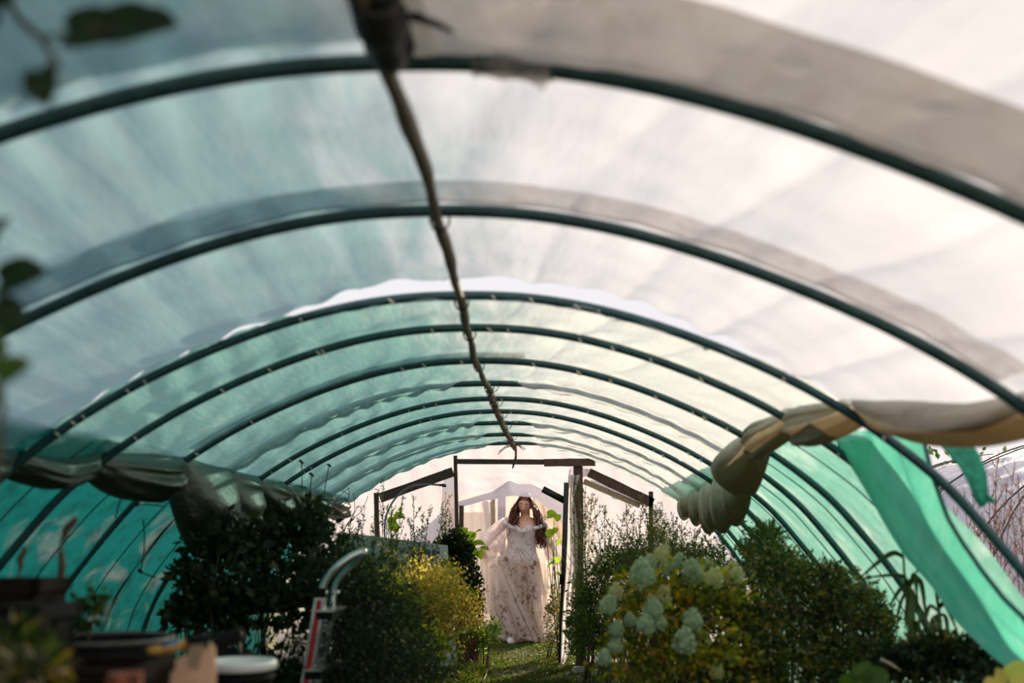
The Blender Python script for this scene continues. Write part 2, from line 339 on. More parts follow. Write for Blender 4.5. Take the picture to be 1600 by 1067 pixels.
P = np.stack([kp[0]+.0*a, 1.47+.30*a, 2.02-.045*a], 1); knot.tube(P, .043*np.sin(np.pi*np.clip(a*.95+.12, 0, 1))**.6+.004+.004*np.sin(a*19), 12)
for i in range(7):
    b = rnd.uniform(0, 6.28); c = np.linspace(0, 6.28, 14)
    yy = 1.5+.035*i; knot.tube(np.stack([kp[0]+.042*np.cos(c), yy+.015*np.sin(c+b), 2.005+.042*np.sin(c)], 1), .006, 5)
knot.obj('tape_knot', M_tape, ridge)
p0 = at(622, 12, 1.62); p1 = at(665, 32, 1.6); p2 = at(708, 50, 1.58)
MB().tube([p0, (p0+p1)/2+[0, 0, -.002], p1, (p1+p2)/2+[0, 0, .002], p2], [.012, .010, .007, .006, .003], 7).obj('loose_end', M_tape, ridge)
mb = MB(); c0 = np.array([0, 9.15, 1.985])
for k in range(16):
    d = np.array([rnd.uniform(-1, 1), rnd.uniform(-.6, .6), rnd.uniform(-.35, .5)]); d /= np.linalg.norm(d); L = rnd.uniform(.05, .17)
    mb.tube([c0, c0+d*L*.5+[0, 0, .02], c0+d*L+[0, 0, -.02*rnd.random()]], .0035, 4)
mb.obj('wire_ends', M_rust, ridge)
P = [at(806, 695, 9.4), at(806, 715, 9.4)+[0, 0, 0], at(804, 732, 9.4)]
hb = thing('hanging_strap', 'short dark strap hanging from the end of the ridge pole', 'strap', P[0])
MB().beam(P[0], P[1], .02, .006, (0, 1, 0)).obj('strap', M_wood, hb); MB().tube([P[1], (np.array(P[1])+P[2])/2+[-.01, 0, 0], P[2]+np.array([-.02, 0, 0])], [.012, .011, .006], 6).obj('frayed_end', M_tape, hb)

# ---------------------------------------------------------------- roof film
EDGE = {1: ([-2, 2.5, 2.9, 3.4, 3.95, 4.65, 5.4, 6.1, 9.4], [1.62, 1.62, 1.57, 1.47, 1.37, 1.33, 1.38, 1.48, 1.55]), -1: ([-2, 3.2, 3.9, 4.6, 5.2, 9.4], [1.66, 1.68, 1.66, 1.56, 1.55, 1.58])}
def edge_s(side, Y): ys, xs = EDGE[side]; return side*np.interp(np.interp(Y, ys, xs), _sx, _ss)
def film_surface(Y0f, Y1f, sL, sR, nv, nu, seed, base=.024, amp=1.0, rearslit=False):
    v = np.linspace(0, 1, nv)[:, None]; u = np.linspace(0, 1, nu)[None, :]
    S = sL+(sR-sL)*u+0*v
    Yc = Y0f(S)*(1-v)+Y1f(S)*v
    eL, eR = edge_s(-1, Yc), edge_s(1, Yc); S = eL*(1-u)+eR*u
    x, z = prof(S); nx, nz = pnorm(S)
    w1 = wob(seed, 7, 1.0); w2 = wob(seed+1, 8, 1.0)
    hy = np.array(HOOPY); d = np.abs(Yc[..., None]-hy); near = d.min(-1)
    i = np.argmin(d, -1)
    k = np.exp(-(near/.16)**2)                       # 1 at a hoop
    off = base+0*S
    off = off-.030*amp*(1-k)*(.6+.5*w1(S*2, Yc*1.5))  # slack between hoops
    off += .0055*amp*np.sin(S*34+4*w2(S*3, Yc*2)+Yc*5.0)*(.5+.9*np.exp(-(near/.22)**2)*1.3)*(.6+.5*w1(S*5, Yc*4))
    off += .012*amp*w2(S*7+Yc*3.5, Yc*5-S*2)*(1-.5*k)
    off += .006*amp*w1(S*22, Yc*17)*(.5+.5*w2(S*3, Yc))
    ph = S*9.5+1.6*w1(Yc*1.2, S)+(Yc*1.9 if seed else 0); off += .019*amp*(np.abs(np.sin(ph))**.5-.6)*np.clip(.5+w2(S*2, Yc*1.3), 0, 1)*np.clip((S+.3)/.6, .35, 1)
    hid = np.isin(np.round(hy[i], 2), HIDDEN)
    off = np.where(hid & (near < .12), off-.052*np.exp(-(near/.05)**2)*np.clip((np.abs(S)-.12)/.15, 0, 1), off)
    keep = np.where(hid, -1, .0215)
    off = np.where(near < .02, np.maximum(off, keep), off)
    if rearslit: off = off-.046*np.exp(-((Yc-3.64)/.07)**2)*np.clip((S+.75)/.3, 0, 1)*np.clip((1.25-S)/.3, 0, 1)
    ox = np.interp(Yc, sorted(HOFF), [HOFF[q] for q in sorted(HOFF)])
    return np.stack([x+ox+nx*off, Yc, z+nz*off], -1)
roof = thing('roof_film', 'translucent film roof over the hoops, milky on one flank and teal on the other', 'cover', (0, 0, 0))
sE = s_of_x(1.58); sR = s_of_x(1.40)
def rear_edge(S): return 3.64-.20*np.clip((S+.55)/.25, 0, 1)*np.clip((1.15-S)/.5, 0, 1)+.006*np.sin(S*40)
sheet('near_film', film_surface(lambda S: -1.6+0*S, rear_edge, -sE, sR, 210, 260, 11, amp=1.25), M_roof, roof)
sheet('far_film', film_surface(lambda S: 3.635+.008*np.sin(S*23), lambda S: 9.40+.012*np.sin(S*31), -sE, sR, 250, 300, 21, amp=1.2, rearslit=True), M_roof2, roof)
def strip(name, ya, yb, xa, xb, seed, amp, mat, off0=.004):
    v = np.linspace(0, 1, 24)[:, None]; S = np.linspace(s_of_x(xa), s_of_x(xb), 220)[None, :]+0*v
    w1 = wob(seed, 8, 1); Yc = ya+(yb-ya)*v+.02*w1(S*9, v*0)*(1-v)
    Yc = Yc+(.018*np.abs(np.sin(S*11+w1(S*3, v*0)*2))-.012)*v
    x, z = prof(S); nx, nz = pnorm(S)
    off = off0+amp*w1(S*24, v*7)*np.sin(np.pi*v)+amp*1.3*w1(S*8+v*5, v*5-S*4)*np.sin(np.pi*v)+amp*.5*np.sin(S*60+w1(S*5, v)*3)*v*(1-v)*2
    off = np.where(v > .93, np.maximum(off, .0205), off)
    sheet(name, np.stack([x+nx*off, Yc, z+nz*off], -1), mat, roof)
strip('overlap_strip', 2.46, 2.66, -1.5, 1.5, 5, .010, M_strip, .006)
strip('overlap_strip', 4.86, 5.0, -1.45, .2, 6, .008, M_strip, .010)
strip('overlap_strip', 1.47, 1.78, .05, 1.5, 8, .020, M_strip2, -.006)
strip('overlap_strip', .60, 1.75, -1.5, .10, 9, .010, M_strip, -.004)

# gathered film edges hanging at the shoulders, one swag per bay and side
def swag(side, Ya, Yb, xs, D, W, seed, D0=.13, bot=.5, mat=None, rip=5):
    nv, nu = 64, 70; v = np.linspace(0, 1, nv)[:, None]; a = np.linspace(0, 1, nu)[None, :]
    w1 = wob(seed, 7, 1.2); w2 = wob(seed+3, 7, 1.)
    sk = v**(math.log(.5)/math.log(bot)); S = np.sin(np.pi*np.clip(sk, 0, 1))**.62
    Yc = Ya+(Yb-Ya)*v; s0 = np.abs(edge_s(side, Yc))-.05; x0, z0 = prof(s0)
    fold = (w2(a*rip*2.6+v*1.2, v*2.0)+.6*np.sin(2*np.pi*rip*a*.8+3*w1(v*2.5, a*2)))*np.sin(np.pi*a)**.4
    sf = s0+a*D0; xf, zf = prof(sf); nx, nz = pnorm(sf); of = .026+.012*(1+fold)
    xf = xf+nx*of; zf = zf+nz*of
    if side > 0 and Ya > 5.7: fold = (np.sin(v*22+3*w1(v*3, a)+a*1.5)+.7*w2(v*26, a*2))*(.3+.7*a)+0*a
    th = np.pi*a*1.10; inn = (.03+W)*np.sin(th)-.018+fold*(.010+.13*W)*S; dn = D*(1-np.cos(th))/2+.010*fold+.02*w2(v*5, a*3)*np.sin(np.pi*a)
    xp = x0-inn; zp = z0+.012-dn
    P = np.stack([side*(xf*(1-S)+xp*S), Yc+.012*w2(a*9, v*3)*S, zf*(1-S)+zp*S], -1)
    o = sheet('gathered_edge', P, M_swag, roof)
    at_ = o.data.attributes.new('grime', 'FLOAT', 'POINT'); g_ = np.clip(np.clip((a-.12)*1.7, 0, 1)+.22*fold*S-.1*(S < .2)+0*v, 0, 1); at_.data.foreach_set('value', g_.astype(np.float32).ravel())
    return o
SW_R = [(-.1, .85, 0, .14, .06, .5), (.85, 1.80, 0, .14, .06, .5), (1.80, 2.69, 0, .14, .06, .5), (2.69, 3.66, 0, .14, .07, .35), (3.66, 4.24, 0, .16, .06, .5),
        (4.24, 5.03, 0, .17, .05, .65), (5.03, 5.77, 0, .29, .13, .42), (5.77, 6.40, 0, .36, .06, .5), (6.40, 7.03, 0, .40, .05, .5), (7.03, 7.72, 0, .38, .04, .5), (7.72, 8.55, 0, .30, .03, .5), (8.55, 9.30, 0, .22, .03, .5)]
SW_L = [(-.1, .85, 1.62, .2, .08, .5), (.85, 1.80, 1.62, .2, .08, .5), (1.80, 2.69, 1.62, .15, .08, .5), (2.69, 3.66, 1.70, .18, .08, .5), (3.66, 4.24, 1.66, .13, .06, .5), (4.24, 5.03, 1.56, .22, .11, .45),
        (5.03, 5.77, 1.56, .50, .12, .5), (5.77, 6.40, 1.52, .40, .10, .4), (6.40, 7.03, 1.54, .28, .11, .5), (7.03, 7.72, 1.56, .24, .1, .5), (7.72, 8.55, 1.58, .2, .1, .5), (8.55, 9.30, 1.58, .2, .08, .5)]
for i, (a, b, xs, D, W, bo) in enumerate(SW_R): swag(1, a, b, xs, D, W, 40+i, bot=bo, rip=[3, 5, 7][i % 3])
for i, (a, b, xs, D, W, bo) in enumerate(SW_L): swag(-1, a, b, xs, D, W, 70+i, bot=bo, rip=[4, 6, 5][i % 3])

# ---------------------------------------------------------------- side nets
def side_net(name, label, side, Ya, Yb, xs, seed):
    t = thing(name, label, 'netting', (side*2.25, Ya, 0))
    nv, nu = int((Yb-Ya)*26), 90
    Yc = np.linspace(Ya, Yb, nv)[:, None]; S = np.linspace(s_of_x(xs), ARC+.02, nu)[None, :]+0*Yc
    x, z = prof(S); nx, nz = pnorm(S); w1 = wob(seed, 8, 1.); w2 = wob(seed+1, 8, 1.)
    near = np.abs(Yc[..., None]-np.array(HOOPY)).min(-1)+0*S
    off = .03+.03*(1-np.exp(-(near/.15)**2))*(.6+w1(S*2, Yc*2)*.8)+.01*w2(S*9+Yc*9, Yc*5)+.004*np.sin(Yc*50+S*18+3*w1(S*3, Yc))
    off = np.maximum(off, .021)
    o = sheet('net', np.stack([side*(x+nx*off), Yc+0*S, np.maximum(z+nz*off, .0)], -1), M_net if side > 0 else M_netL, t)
    ys = [(a+b)/2 for a, b in zip(HOOPY[:-1], HOOPY[1:]) if Ya < (a+b)/2 < Yb]
    for y in ys:
        q = np.linspace(s_of_x(xs), ARC, 24); x, z = prof(q)
        MB().tube(np.stack([side*(x+.004), y+.05*np.sin(q*2)+.02, z], 1), .0035, 5).obj('cord', M_dark, t)
    return t
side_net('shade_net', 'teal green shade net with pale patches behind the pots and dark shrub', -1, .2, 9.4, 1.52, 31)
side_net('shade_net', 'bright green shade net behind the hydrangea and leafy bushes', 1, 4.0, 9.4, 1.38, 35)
# loose band of net pulled towards the viewer
Lp = [(1308, 672, 4.30), (1312, 700, 4.27), (1340, 745, 4.2), (1380, 815, 4.1), (1415, 870, 4.0), (1455, 912, 3.92), (1500, 975, 3.82), (1550, 1022, 3.75), (1600, 1065, 3.68), (1680, 1140, 3.6), (1760, 1240, 3.5)]
Rp = [(1437, 668, 3.80), (1440, 690, 3.78), (1452, 740, 3.7), (1478, 812, 3.62), (1500, 850, 3.55), (1530, 893, 3.47), (1565, 935, 3.4), (1600, 968, 3.33), (1640, 1005, 3.28), (1720, 1080, 3.2), (1800, 1180, 3.1)]
A = np.array([at(*p) for p in Lp]); B = np.array([at(*p) for p in Rp])
tt = np.linspace(0, 1, 11); q = np.linspace(0, 1, 70)
A = np.stack([np.interp(q, tt, A[:, k]) for k in range(3)], 1); B = np.stack([np.interp(q, tt, B[:, k]) for k in range(3)], 1)
u = np.linspace(0, 1, 44); w1 = wob(91, 7, 1.)
P = A[:, None]*(1-u)[None, :, None]+B[:, None]*u[None, :, None]
dis = (.05*np.sin(np.pi*u)[None]+.016*np.sin(u[None]*26+2*w1(q[:, None]*3, u[None]*2))+.01*w1(u[None]*8, q[:, None]*12))
P[..., 0] -= dis*.7; P[..., 2] -= dis*.2
lg = thing('loose_net', 'loose light green net band sweeping down beside the open side', 'netting', (2, 3.5, 0))
sheet('net', P, M_net2, lg)
MB().tube(P[:, -1], .009, 6).obj('hem', solid('net_hem', (.01, .11, .08), .6), lg); MB().tube(P[:, 0], .006, 6).obj('hem', bpy.data.materials['net_hem'], lg)
pts = [(1478, 690, 3.6), (1500, 715, 3.6), (1520, 745, 3.6), (1532, 775, 3.6), (1538, 790, 3.6)]
wd = [.06, .07, .05, .035, .045]
V = []
for (p, wi) in zip(pts, wd):
    c = at(*p)
    for k in np.linspace(-1, 1, 7): V.append(c+np.array([wi*k*.9, .01*math.sin(k*7+c[2]*60), wi*.5*k*k+.01*math.sin(k*5)]))
sc_ = thing('net_scrap', 'torn green net scrap dangling from a hoop before the silver tunnel', 'netting', at(1478, 690, 3.6))
solidify(mesh('scrap', V, gridf(7, 5), solid('net_scrap', (.02, .34, .20), .6, 0, .4, 30, .3), sc_), .003)

# ---------------------------------------------------------------- end wall, door frame, porch
YW = 9.50
wall = thing('wall_end', 'white film end wall around the doorway', 'wall', (0, YW, 0)); wall['kind'] = 'structure'
def wallpanel(xa, xb, za, zb, seed):
    nu, nv = 40, 40; xs = np.linspace(xa, xb, nu)[None]; zz = np.interp(np.abs(xs), PX, PZ)+.01
    v = np.linspace(0, 1, nv)[:, None]; bottom = za if np.isscalar(za) else za
    Z = bottom+(np.minimum(zz, zb)-bottom)*v; w1 = wob(seed, 8, 1.4)
    return sheet('film_panel', np.stack([xs+0*v, YW+.012*w1(xs*6+0*v, Z*6)+.008*np.sin(xs*30+Z*9+2*w1(Z*2, xs)), Z], -1), M_white, wall)
DL = at(716, 800, YW+.1)[0]; DR = at(905, 800, YW+.1)[0]; ZT = at(800, 722, YW+.1)[2]
wallpanel(-2.2, DL, .0, 9, 51); wallpanel(DR, 2.2, .0, 9, 52)
wallpanel(DL, DR, ZT, 9, 53)
YF = 9.40
frame = thing('door_frame', 'dark weathered board frame of the tunnel doorway', 'door frame', (0, YF, 0))
def brd(name, p, q, w, th=.04, Y=YF, mat=M_wood):
    a, b = at(p[0], p[1], Y), at(q[0], q[1], Y); mb = MB()
    d = b-a; n = 7; nrm = np.array([-d[2], 0, d[0]]); nrm /= np.linalg.norm(nrm)+1e-9
    V = []
    for i in range(n):
        c = a+d*i/(n-1); ww = w*(1+rnd.uniform(-.06, .06))
        for (sx, sy) in ((-1, -1), (1, -1), (1, 1), (-1, 1)): V.append(c+nrm*ww/2*sx+np.array([0, th/2*sy, 0]))
    Fc = [(i*4+k, i*4+(k+1) % 4, (i+1)*4+(k+1) % 4, (i+1)*4+k) for i in range(n-1) for k in range(4)]+[(0, 1, 2, 3), (n*4-1, n*4-2, n*4-3, n*4-4)]
    mb.add(V, Fc); return mb.obj(name, mat, frame, smooth=False)
brd('post', (711.5, 712), (719, 1050), .034)
brd('post', (588, 770), (594, 1048), .042)
brd('post', (903, 728), (907, 1050), .085)
brd('post', (1017, 768), (1018, 1048), .040)
brd('crossbar', (712, 721), (870, 722), .045, Y=YF-.03)
brd('crossbar', (850, 723), (930, 722), .07, Y=YF-.06)
brd('rafter', (594, 778), (708, 737), .085)
brd('rafter', (920, 738), (1020, 786), .085)
brd('rafter', (912, 752), (1000, 790), .05, Y=YF+.03, mat=M_wood2)
brd('brace', (590, 840), (560, 868), .06)
brd('post', (721, 790), (720, 960), .045, Y=YF+.5)
# hinged door stile with torn film
stile = thing('door_stile', 'thin dark door stile carrying torn white film, in front of the thick post', 'door', at(880, 1040, 9.3))
a, b = at(885, 754, 9.3), at(876, 1038, 9.5); MB().beam(a, b, .04, .045, (1, 0, 0)).obj('stile', M_dark, stile)
a, b = at(848, 764, 9.35), at(882, 782, 9.35); MB().beam(a, b, .05, .06).obj('rail', M_dark, stile)
MB().box(at(878, 905, 9.28), (.04, .05, .09)).obj('latch', M_black, stile)
nv, nu = 60, 18; v = np.linspace(0, 1, nv)[:, None]; u = np.linspace(0, 1, nu)[None]; w1 = wob(61, 7, 1.)
lx = np.interp(v, [0, .1, .2, .5, .8, 1], [888, 888, 886, 884, 878, 876]); rxx = np.interp(v, [0, .05, .12, .3, .5, .62, .85, .95, 1], [906, 902, 897, 903, 902, 897, 896, 890, 880]); yy = 742+(1036-742)*v
P = np.zeros((nv, nu, 3))
for i in range(nv):
    for j in range(nu):
        P[i, j] = at(lx[i, 0]*(1-u[0, j])+rxx[i, 0]*u[0, j], yy[i, 0]+4*math.sin(j*.8)*(i > nv-3), 9.36)
P[..., 1] += .03*np.sin(u*13+2*w1(v*4, u*2))+.015*w1(u*6, v*20); sheet('torn_film', P, film('torn_film', (.80, .76, .76), clear=.05, dirt=(.5, .45, .42), dirt_amt=.35, trl=.55), stile)
# film drapes on the frame
def drape(name, top, bot, parent, mat, Yt, Yb, nu=60, nv=24, seed=1, amp=.03, freq=18, sag=0):
    tx = np.linspace(0, 1, len(top)); bx = np.linspace(0, 1, len(bot)); u = np.linspace(0, 1, nu); w1 = wob(seed, 7, 1.)
    T = np.array([at(np.interp(k, tx, [p[0] for p in top]), np.interp(k, tx, [p[1] for p in top]), Yt) for k in u])
    B = np.array([at(np.interp(k, bx, [p[0] for p in bot]), np.interp(k, bx, [p[1] for p in bot]), Yb) for k in u])
    v = np.linspace(0, 1, nv)[:, None, None]; P = T[None]*(1-v)+B[None]*v; U = u[None]+0*v[..., 0]; V = v[..., 0]+0*U
    P[..., 1] += amp*np.sin(U*freq+2*w1(U*3, V*3))*(.3+.7*V)+amp*.6*w1(U*9, V*7)
    P[..., 2] -= sag*np.sin(np.pi*V)
    return sheet(name, P, mat, parent)
porch = thing('porch_tent', 'white sheeting tent draped beyond the doorway over the woman', 'tent', (0, 11, 0))
drape('front_sheet', [(712, 722), (800, 724), (905, 724)], [(712, 785), (740, 776), (770, 768), (795, 752), (812, 757), (830, 757), (860, 770), (900, 790)], porch, M_white, 9.7, 9.75, seed=3, amp=.02)
drape('roof_sheet', [(716, 784), (745, 775), (770, 768), (795, 751), (812, 756), (830, 757), (858, 770), (905, 792)], [(716, 787), (760, 776), (800, 774), (840, 776), (862, 800), (890, 832)], porch, M_porch, 9.75, 11.1, seed=5, amp=.04, freq=14, sag=.05)
drape('back_sheet', [(690, 770), (750, 772), (840, 772), (930, 775)], [(690, 972), (930, 972)], porch, film('porch_back', (.64, .54, .47), clear=.46, dirt=(.8, .72, .62), dirt_amt=.4, trl=.85), 13.6, 13.6, seed=6, amp=.05)
drape('side_sheet', [(722, 783), (768, 778)], [(722, 1010), (768, 985)], porch, M_white, 12.9, 13.3, seed=7, amp=.03)
drape('flap', [(830, 776), (850, 778), (885, 800)], [(872, 905), (882, 905), (888, 890)], porch, M_beige, 12.6, 12.3, seed=8, amp=.03)
for (p, q, wd, m) in (((770, 776), (772, 985), .06, M_wood2), ((784, 776), (783, 985), .10, M_porch)):
    a, b = at(*p, 13.1), at(*q, 13.1); MB().beam(a, b, wd, .06, (0, 1, 0)).obj('post', m, porch, smooth=False)
a, b = at(836, 776, 13.0), at(880, 800, 13.0); MB().beam(a, b, .09, .05).obj('rafter', M_wood2, porch, smooth=False)
dr2 = thing('film_scrap', 'torn film bunched over the top of the thick door post', 'film', at(905, 740, 9.5))
drape('scrap', [(890, 731), (905, 727), (925, 733)], [(884, 775), (900, 752), (915, 744), (932, 748)], dr2, M_porch, 9.5, 9.48, seed=12, amp=.03, nu=30, nv=14)
dr3 = thing('film_scrap', 'long grey film scrap caught along the rafter beside the weeds', 'film', at(960, 760, 9.5))
drape('scrap', [(925, 748), (955, 756), (1010, 786)], [(925, 752), (960, 778), (1012, 792)], dr3, M_porch, 9.52, 9.5, seed=13, amp=.02, nu=30, nv=10)

# ---------------------------------------------------------------- outside: neighbouring tunnel, hedge
nb = thing('neighbour_tunnel', 'silvery white covered tunnel standing outside the open side', 'tunnel', (6, 8, 0))
nv, nu = 150, 70; Yc = np.linspace(2, 24, nv)[:, None]; S = np.linspace(-ARC, ARC, nu)[None]+0*Yc; x, z = prof(S); nx, nz = pnorm(S); w1 = wob(81, 8, 1.); w2 = wob(82, 8, 1.)
off = .05*w1(S*3, Yc*2)+.02*w2(S*9, Yc*8)+.012*np.sin(S*16+Yc*3+3*w1(S, Yc))
sheet('cover', np.stack([6.1+x*1.0+nx*off, Yc+0*S, z*1.07+nz*off], -1), M_tunnel, nb)
for k in range(16):
    y0 = 5+k*1.1; q = np.linspace(-ARC, .6, 30); x, z = prof(q); nx, nz = pnorm(q)
    MB().tube(np.stack([6.1+x+nx*.06, y0+.35*(q+ARC)*(1 if k % 2 else -1)*.8, z*1.07+nz*.06], 1), .008, 5).obj('rope', M_dark, nb)

# ---------------------------------------------------------------- foliage builders
def norm(a): return a/(np.linalg.norm(a, axis=-1, keepdims=True)+1e-9)
def leaves_mesh(name, P, D, L, W, mat, parent, label=None, kind=None, cup=.25, droop=.15):
    """n small leaves: base, two shoulders, mid-rib point, tip"""
    n = len(P); D = norm(np.asarray(D)); L = np.broadcast_to(L, (n,))[:, None]; W = np.broadcast_to(W, (n,))[:, None]
    Rn = norm(rng.normal(size=(n, 3))); X = norm(np.cross(D, Rn)); Nn = np.cross(X, D); Nn *= np.sign(Nn[:, 2:3]+1e-6)
    b = P; m = P+D*L*.45-Nn*W*cup; l = P+D*L*.42+X*W*.5; r = P+D*L*.42-X*W*.5; t = P+D*L-Nn*L*droop
    V = np.stack([b, l, m, r, t], 1).reshape(-1, 3); i = np.arange(n)[:, None]*5
    Fc = np.concatenate([i+np.array([[0, 2, 1]]), i+np.array([[0, 3, 2]]), i+np.array([[1, 2, 4]]), i+np.array([[2, 3, 4]])], 0)
    return mesh(name, V, Fc, mat, parent, smooth=False, label=label, kind=kind)
def blob_points(blobs, n, shell=.55):
    vol = np.array([b[1][0]*b[1][1]*b[1][2] for b in blobs])**.7; k = rng.choice(len(blobs), n, p=vol/vol.sum())
    C = np.array([b[0] for b in blobs])[k]; Rr = np.array([b[1] for b in blobs])[k]
    d = norm(rng.normal(size=(n, 3))); d[:, 2] = np.where(d[:, 2] < -.4, -d[:, 2]*.5, d[:, 2])
    rad = 1-shell*rng.random((n, 1))**1.3+np.abs(rng.normal(size=(n, 1)))*.10
    return C+d*Rr*rad, d
def shrub(name, label, base, blobs, n, L, W, mat, cat='shrub', stems=14, stemmat=None, group=None, shell=.6, droop=.15, twig=True, clumps=0):
    t = thing(name, label, cat, (base[0], base[1], 0), group)
    blobs = [(np.array(b[0], float), np.array(b[1], float)) for b in blobs]
    P, d = blob_points(blobs, n, shell)
    if clumps:
        C, dd = blob_points(blobs, clumps, shell); k = rng.integers(0, clumps, n); P = C[k]+rng.normal(size=(n, 3))*L*1.6; d = norm(dd[k]+rng.normal(size=(n, 3))*.9)
    P[:, 2] = np.maximum(P[:, 2], .03)
    lim = np.interp(P[:, 2], PZ[::-1], PX[::-1])-.03
    P[:, 0] = np.where(P[:, 1] < 9.4, np.clip(P[:, 0], -lim, lim), P[:, 0])
    D = norm(d+rng.normal(size=(n, 3))*.7+np.array([0, 0, .15]))
    LL = L*rng.uniform(.6, 1.25, n)
    leaves_mesh('foliage', P, D, LL, LL*(W/L), mat, t, kind='stuff', droop=droop)
    mb = MB(); b0 = np.array([base[0], base[1], 0.])
    for i in range(stems):
        e = P[rng.integers(0, n)]; s = b0+np.array([rnd.uniform(-.12, .12), rnd.uniform(-.12, .12), 0]); mid = s*.5+e*.5+np.array([rnd.uniform(-.06, .06), rnd.uniform(-.06, .06), .10])
        mid = (s+(e-s)*.5)*np.array([1, 1, 1])+np.array([-(e-s)[0]*.15, 0, .08]); q = np.linspace(0, 1, 8)[:, None]
        pts = s*(1-q)**2+2*mid*q*(1-q)+e*q*q; mb.tube(pts, np.linspace(.008, .002, 8), 5)
    mb.obj('branches', stemmat or M_bark, t, kind='stuff')
    return t
def spray(name, label, base, tops, mat, n_side=14, L=.05, W=.010, side=.25, leafn=1.0, cat='weed', stemmat=None, group=None, r=.004, up=.8, start=.25, sl=9):
    """tall weed: main stems that rise to each top, upswept side twigs, narrow leaves along all of them"""
    t = thing(name, label, cat, (base[0], base[1], 0), group); mb = MB(); PP, DD = [], []
    for tp in tops:
        tp = np.array(tp, float); s = np.array([base[0]+rnd.uniform(-.05, .05), base[1]+rnd.uniform(-.05, .05), 0.]); q = np.linspace(0, 1, 14)[:, None]
        mid = s*.5+tp*.5+np.array([rnd.uniform(-.05, .05), rnd.uniform(-.04, .04), .1]); pts = s*(1-q)**2+2*mid*q*(1-q)+tp*q*q
        mb.tube(pts, np.linspace(r, r*.4, 14), 5); H = tp[2]
        def along(c, k, lscale):
            i = rng.uniform(0, len(c)-1.01, k); a = i.astype(int); f = (i-a)[:, None]; p = c[a]*(1-f)+c[a+1]*f; tg = norm(c[a+1]-c[a])
            d = norm(rng.normal(size=(k, 3))*.8+tg*.9); PP.append(p); DD.append(d)
        along(pts[5:], int(40*leafn), 1)
        for k in range(n_side):
            f = start+(1-start)*k/n_side; i = min(12, int(f*13)); p = pts[i]; a = rnd.uniform(0, 6.28); ln = side*(1.15-f)*rnd.uniform(.6, 1.2)+.03
            d = np.array([math.cos(a)*(1-up*.5), math.sin(a)*(1-up*.5), up]); d /= np.linalg.norm(d); qq = np.linspace(0, 1, 6)[:, None]
            c = p+d*ln*qq+np.array([0, 0, 1.])*ln*.25*qq*qq; mb.tube(c, np.linspace(r*.45, r*.2, 6), 4, cap=False); along(c, int(sl*leafn), .8)
    mb.obj('stems', stemmat or M_stem, t, kind='stuff')
    P = np.concatenate(PP); D = np.concatenate(DD); n = len(P); LL = L*rng.uniform(.5, 1.2, n)
    leaves_mesh('foliage', P, D, LL, np.full(n, W), mat, t, kind='stuff', droop=.1, cup=.1)
    return t
def big_leaf(shape='heart', L=1., bend=.2):
    """one larger leaf as a grid outline; unit length, lies along +x"""
    n = 9; m = 7; V = []
    for i in range(n):
        s = i/(n-1)
        wdt = {'heart': math.sin(math.pi*min(1, s*.86+.14))**.6*(1-.15*s)*.52*(1 if s > .0 else .7), 'lance': math.sin(math.pi*min(.999, s*.97+.03))**.8*.06*(1.3-.6*s), 'fig': (math.sin(math.pi*(s*.9+.08))**.5)*.36*(1+.35*math.cos(s*14))}[shape]
        for j in range(m):
            u = (j/(m-1)-.5)*2; V.append([s-(abs(u)**1.5*.12 if shape == 'heart' and s < .3 else 0), u*wdt, -abs(u)*wdt*-.25-bend*s*s+.02*math.sin(6*s+3*u)])
    return np.array(V)*L, gridf(m, n)
LEAF = {}
def put_leaf(parent, p, direction, L, mat, shape='heart', bend=.25, roll=0., name='leaf'):
    key = (shape, round(bend, 1), mat.name)
    if key not in LEAF:
        V, Fc = big_leaf(shape, 1., bend); me = bpy.data.meshes.new('leaf'); me.from_pydata([tuple(v) for v in V], [], [tuple(map(int, f)) for f in Fc]); me.update()
        me.polygons.foreach_set('use_smooth', np.ones(len(me.polygons), bool)); me.materials.append(mat); LEAF[key] = me
    o = bpy.data.objects.new(name, LEAF[key]); COL.objects.link(o); o.parent = parent; o.location = Vector(p)-wloc(parent)
    d = Vector(direction).normalized(); x = d; y = Vector((0, 0, 1)).cross(x)
    if y.length < .1: y = Vector((0, 1, 0))
    y.normalize(); z = x.cross(y); Mx = Matrix((x, y, z)).transposed() @ Matrix.Rotation(roll, 3, 'X')
    o.rotation_euler = Mx.to_euler(); o.scale = (L, L, L); return o
def P_(px, py, Y): return at(px, py, Y)
def sz(px, Y): return px*Y/F
def blob(px, py, Y, rx, ry, rd=None):
    """ellipsoid seen rx by ry pixels at depth Y"""
    return (at(px, py, Y), (sz(rx, Y), rd if rd else sz((rx+ry)/2, Y), sz(ry, Y)))
def bs(px, Y): p = at(px, 900, Y); return (p[0], p[1])
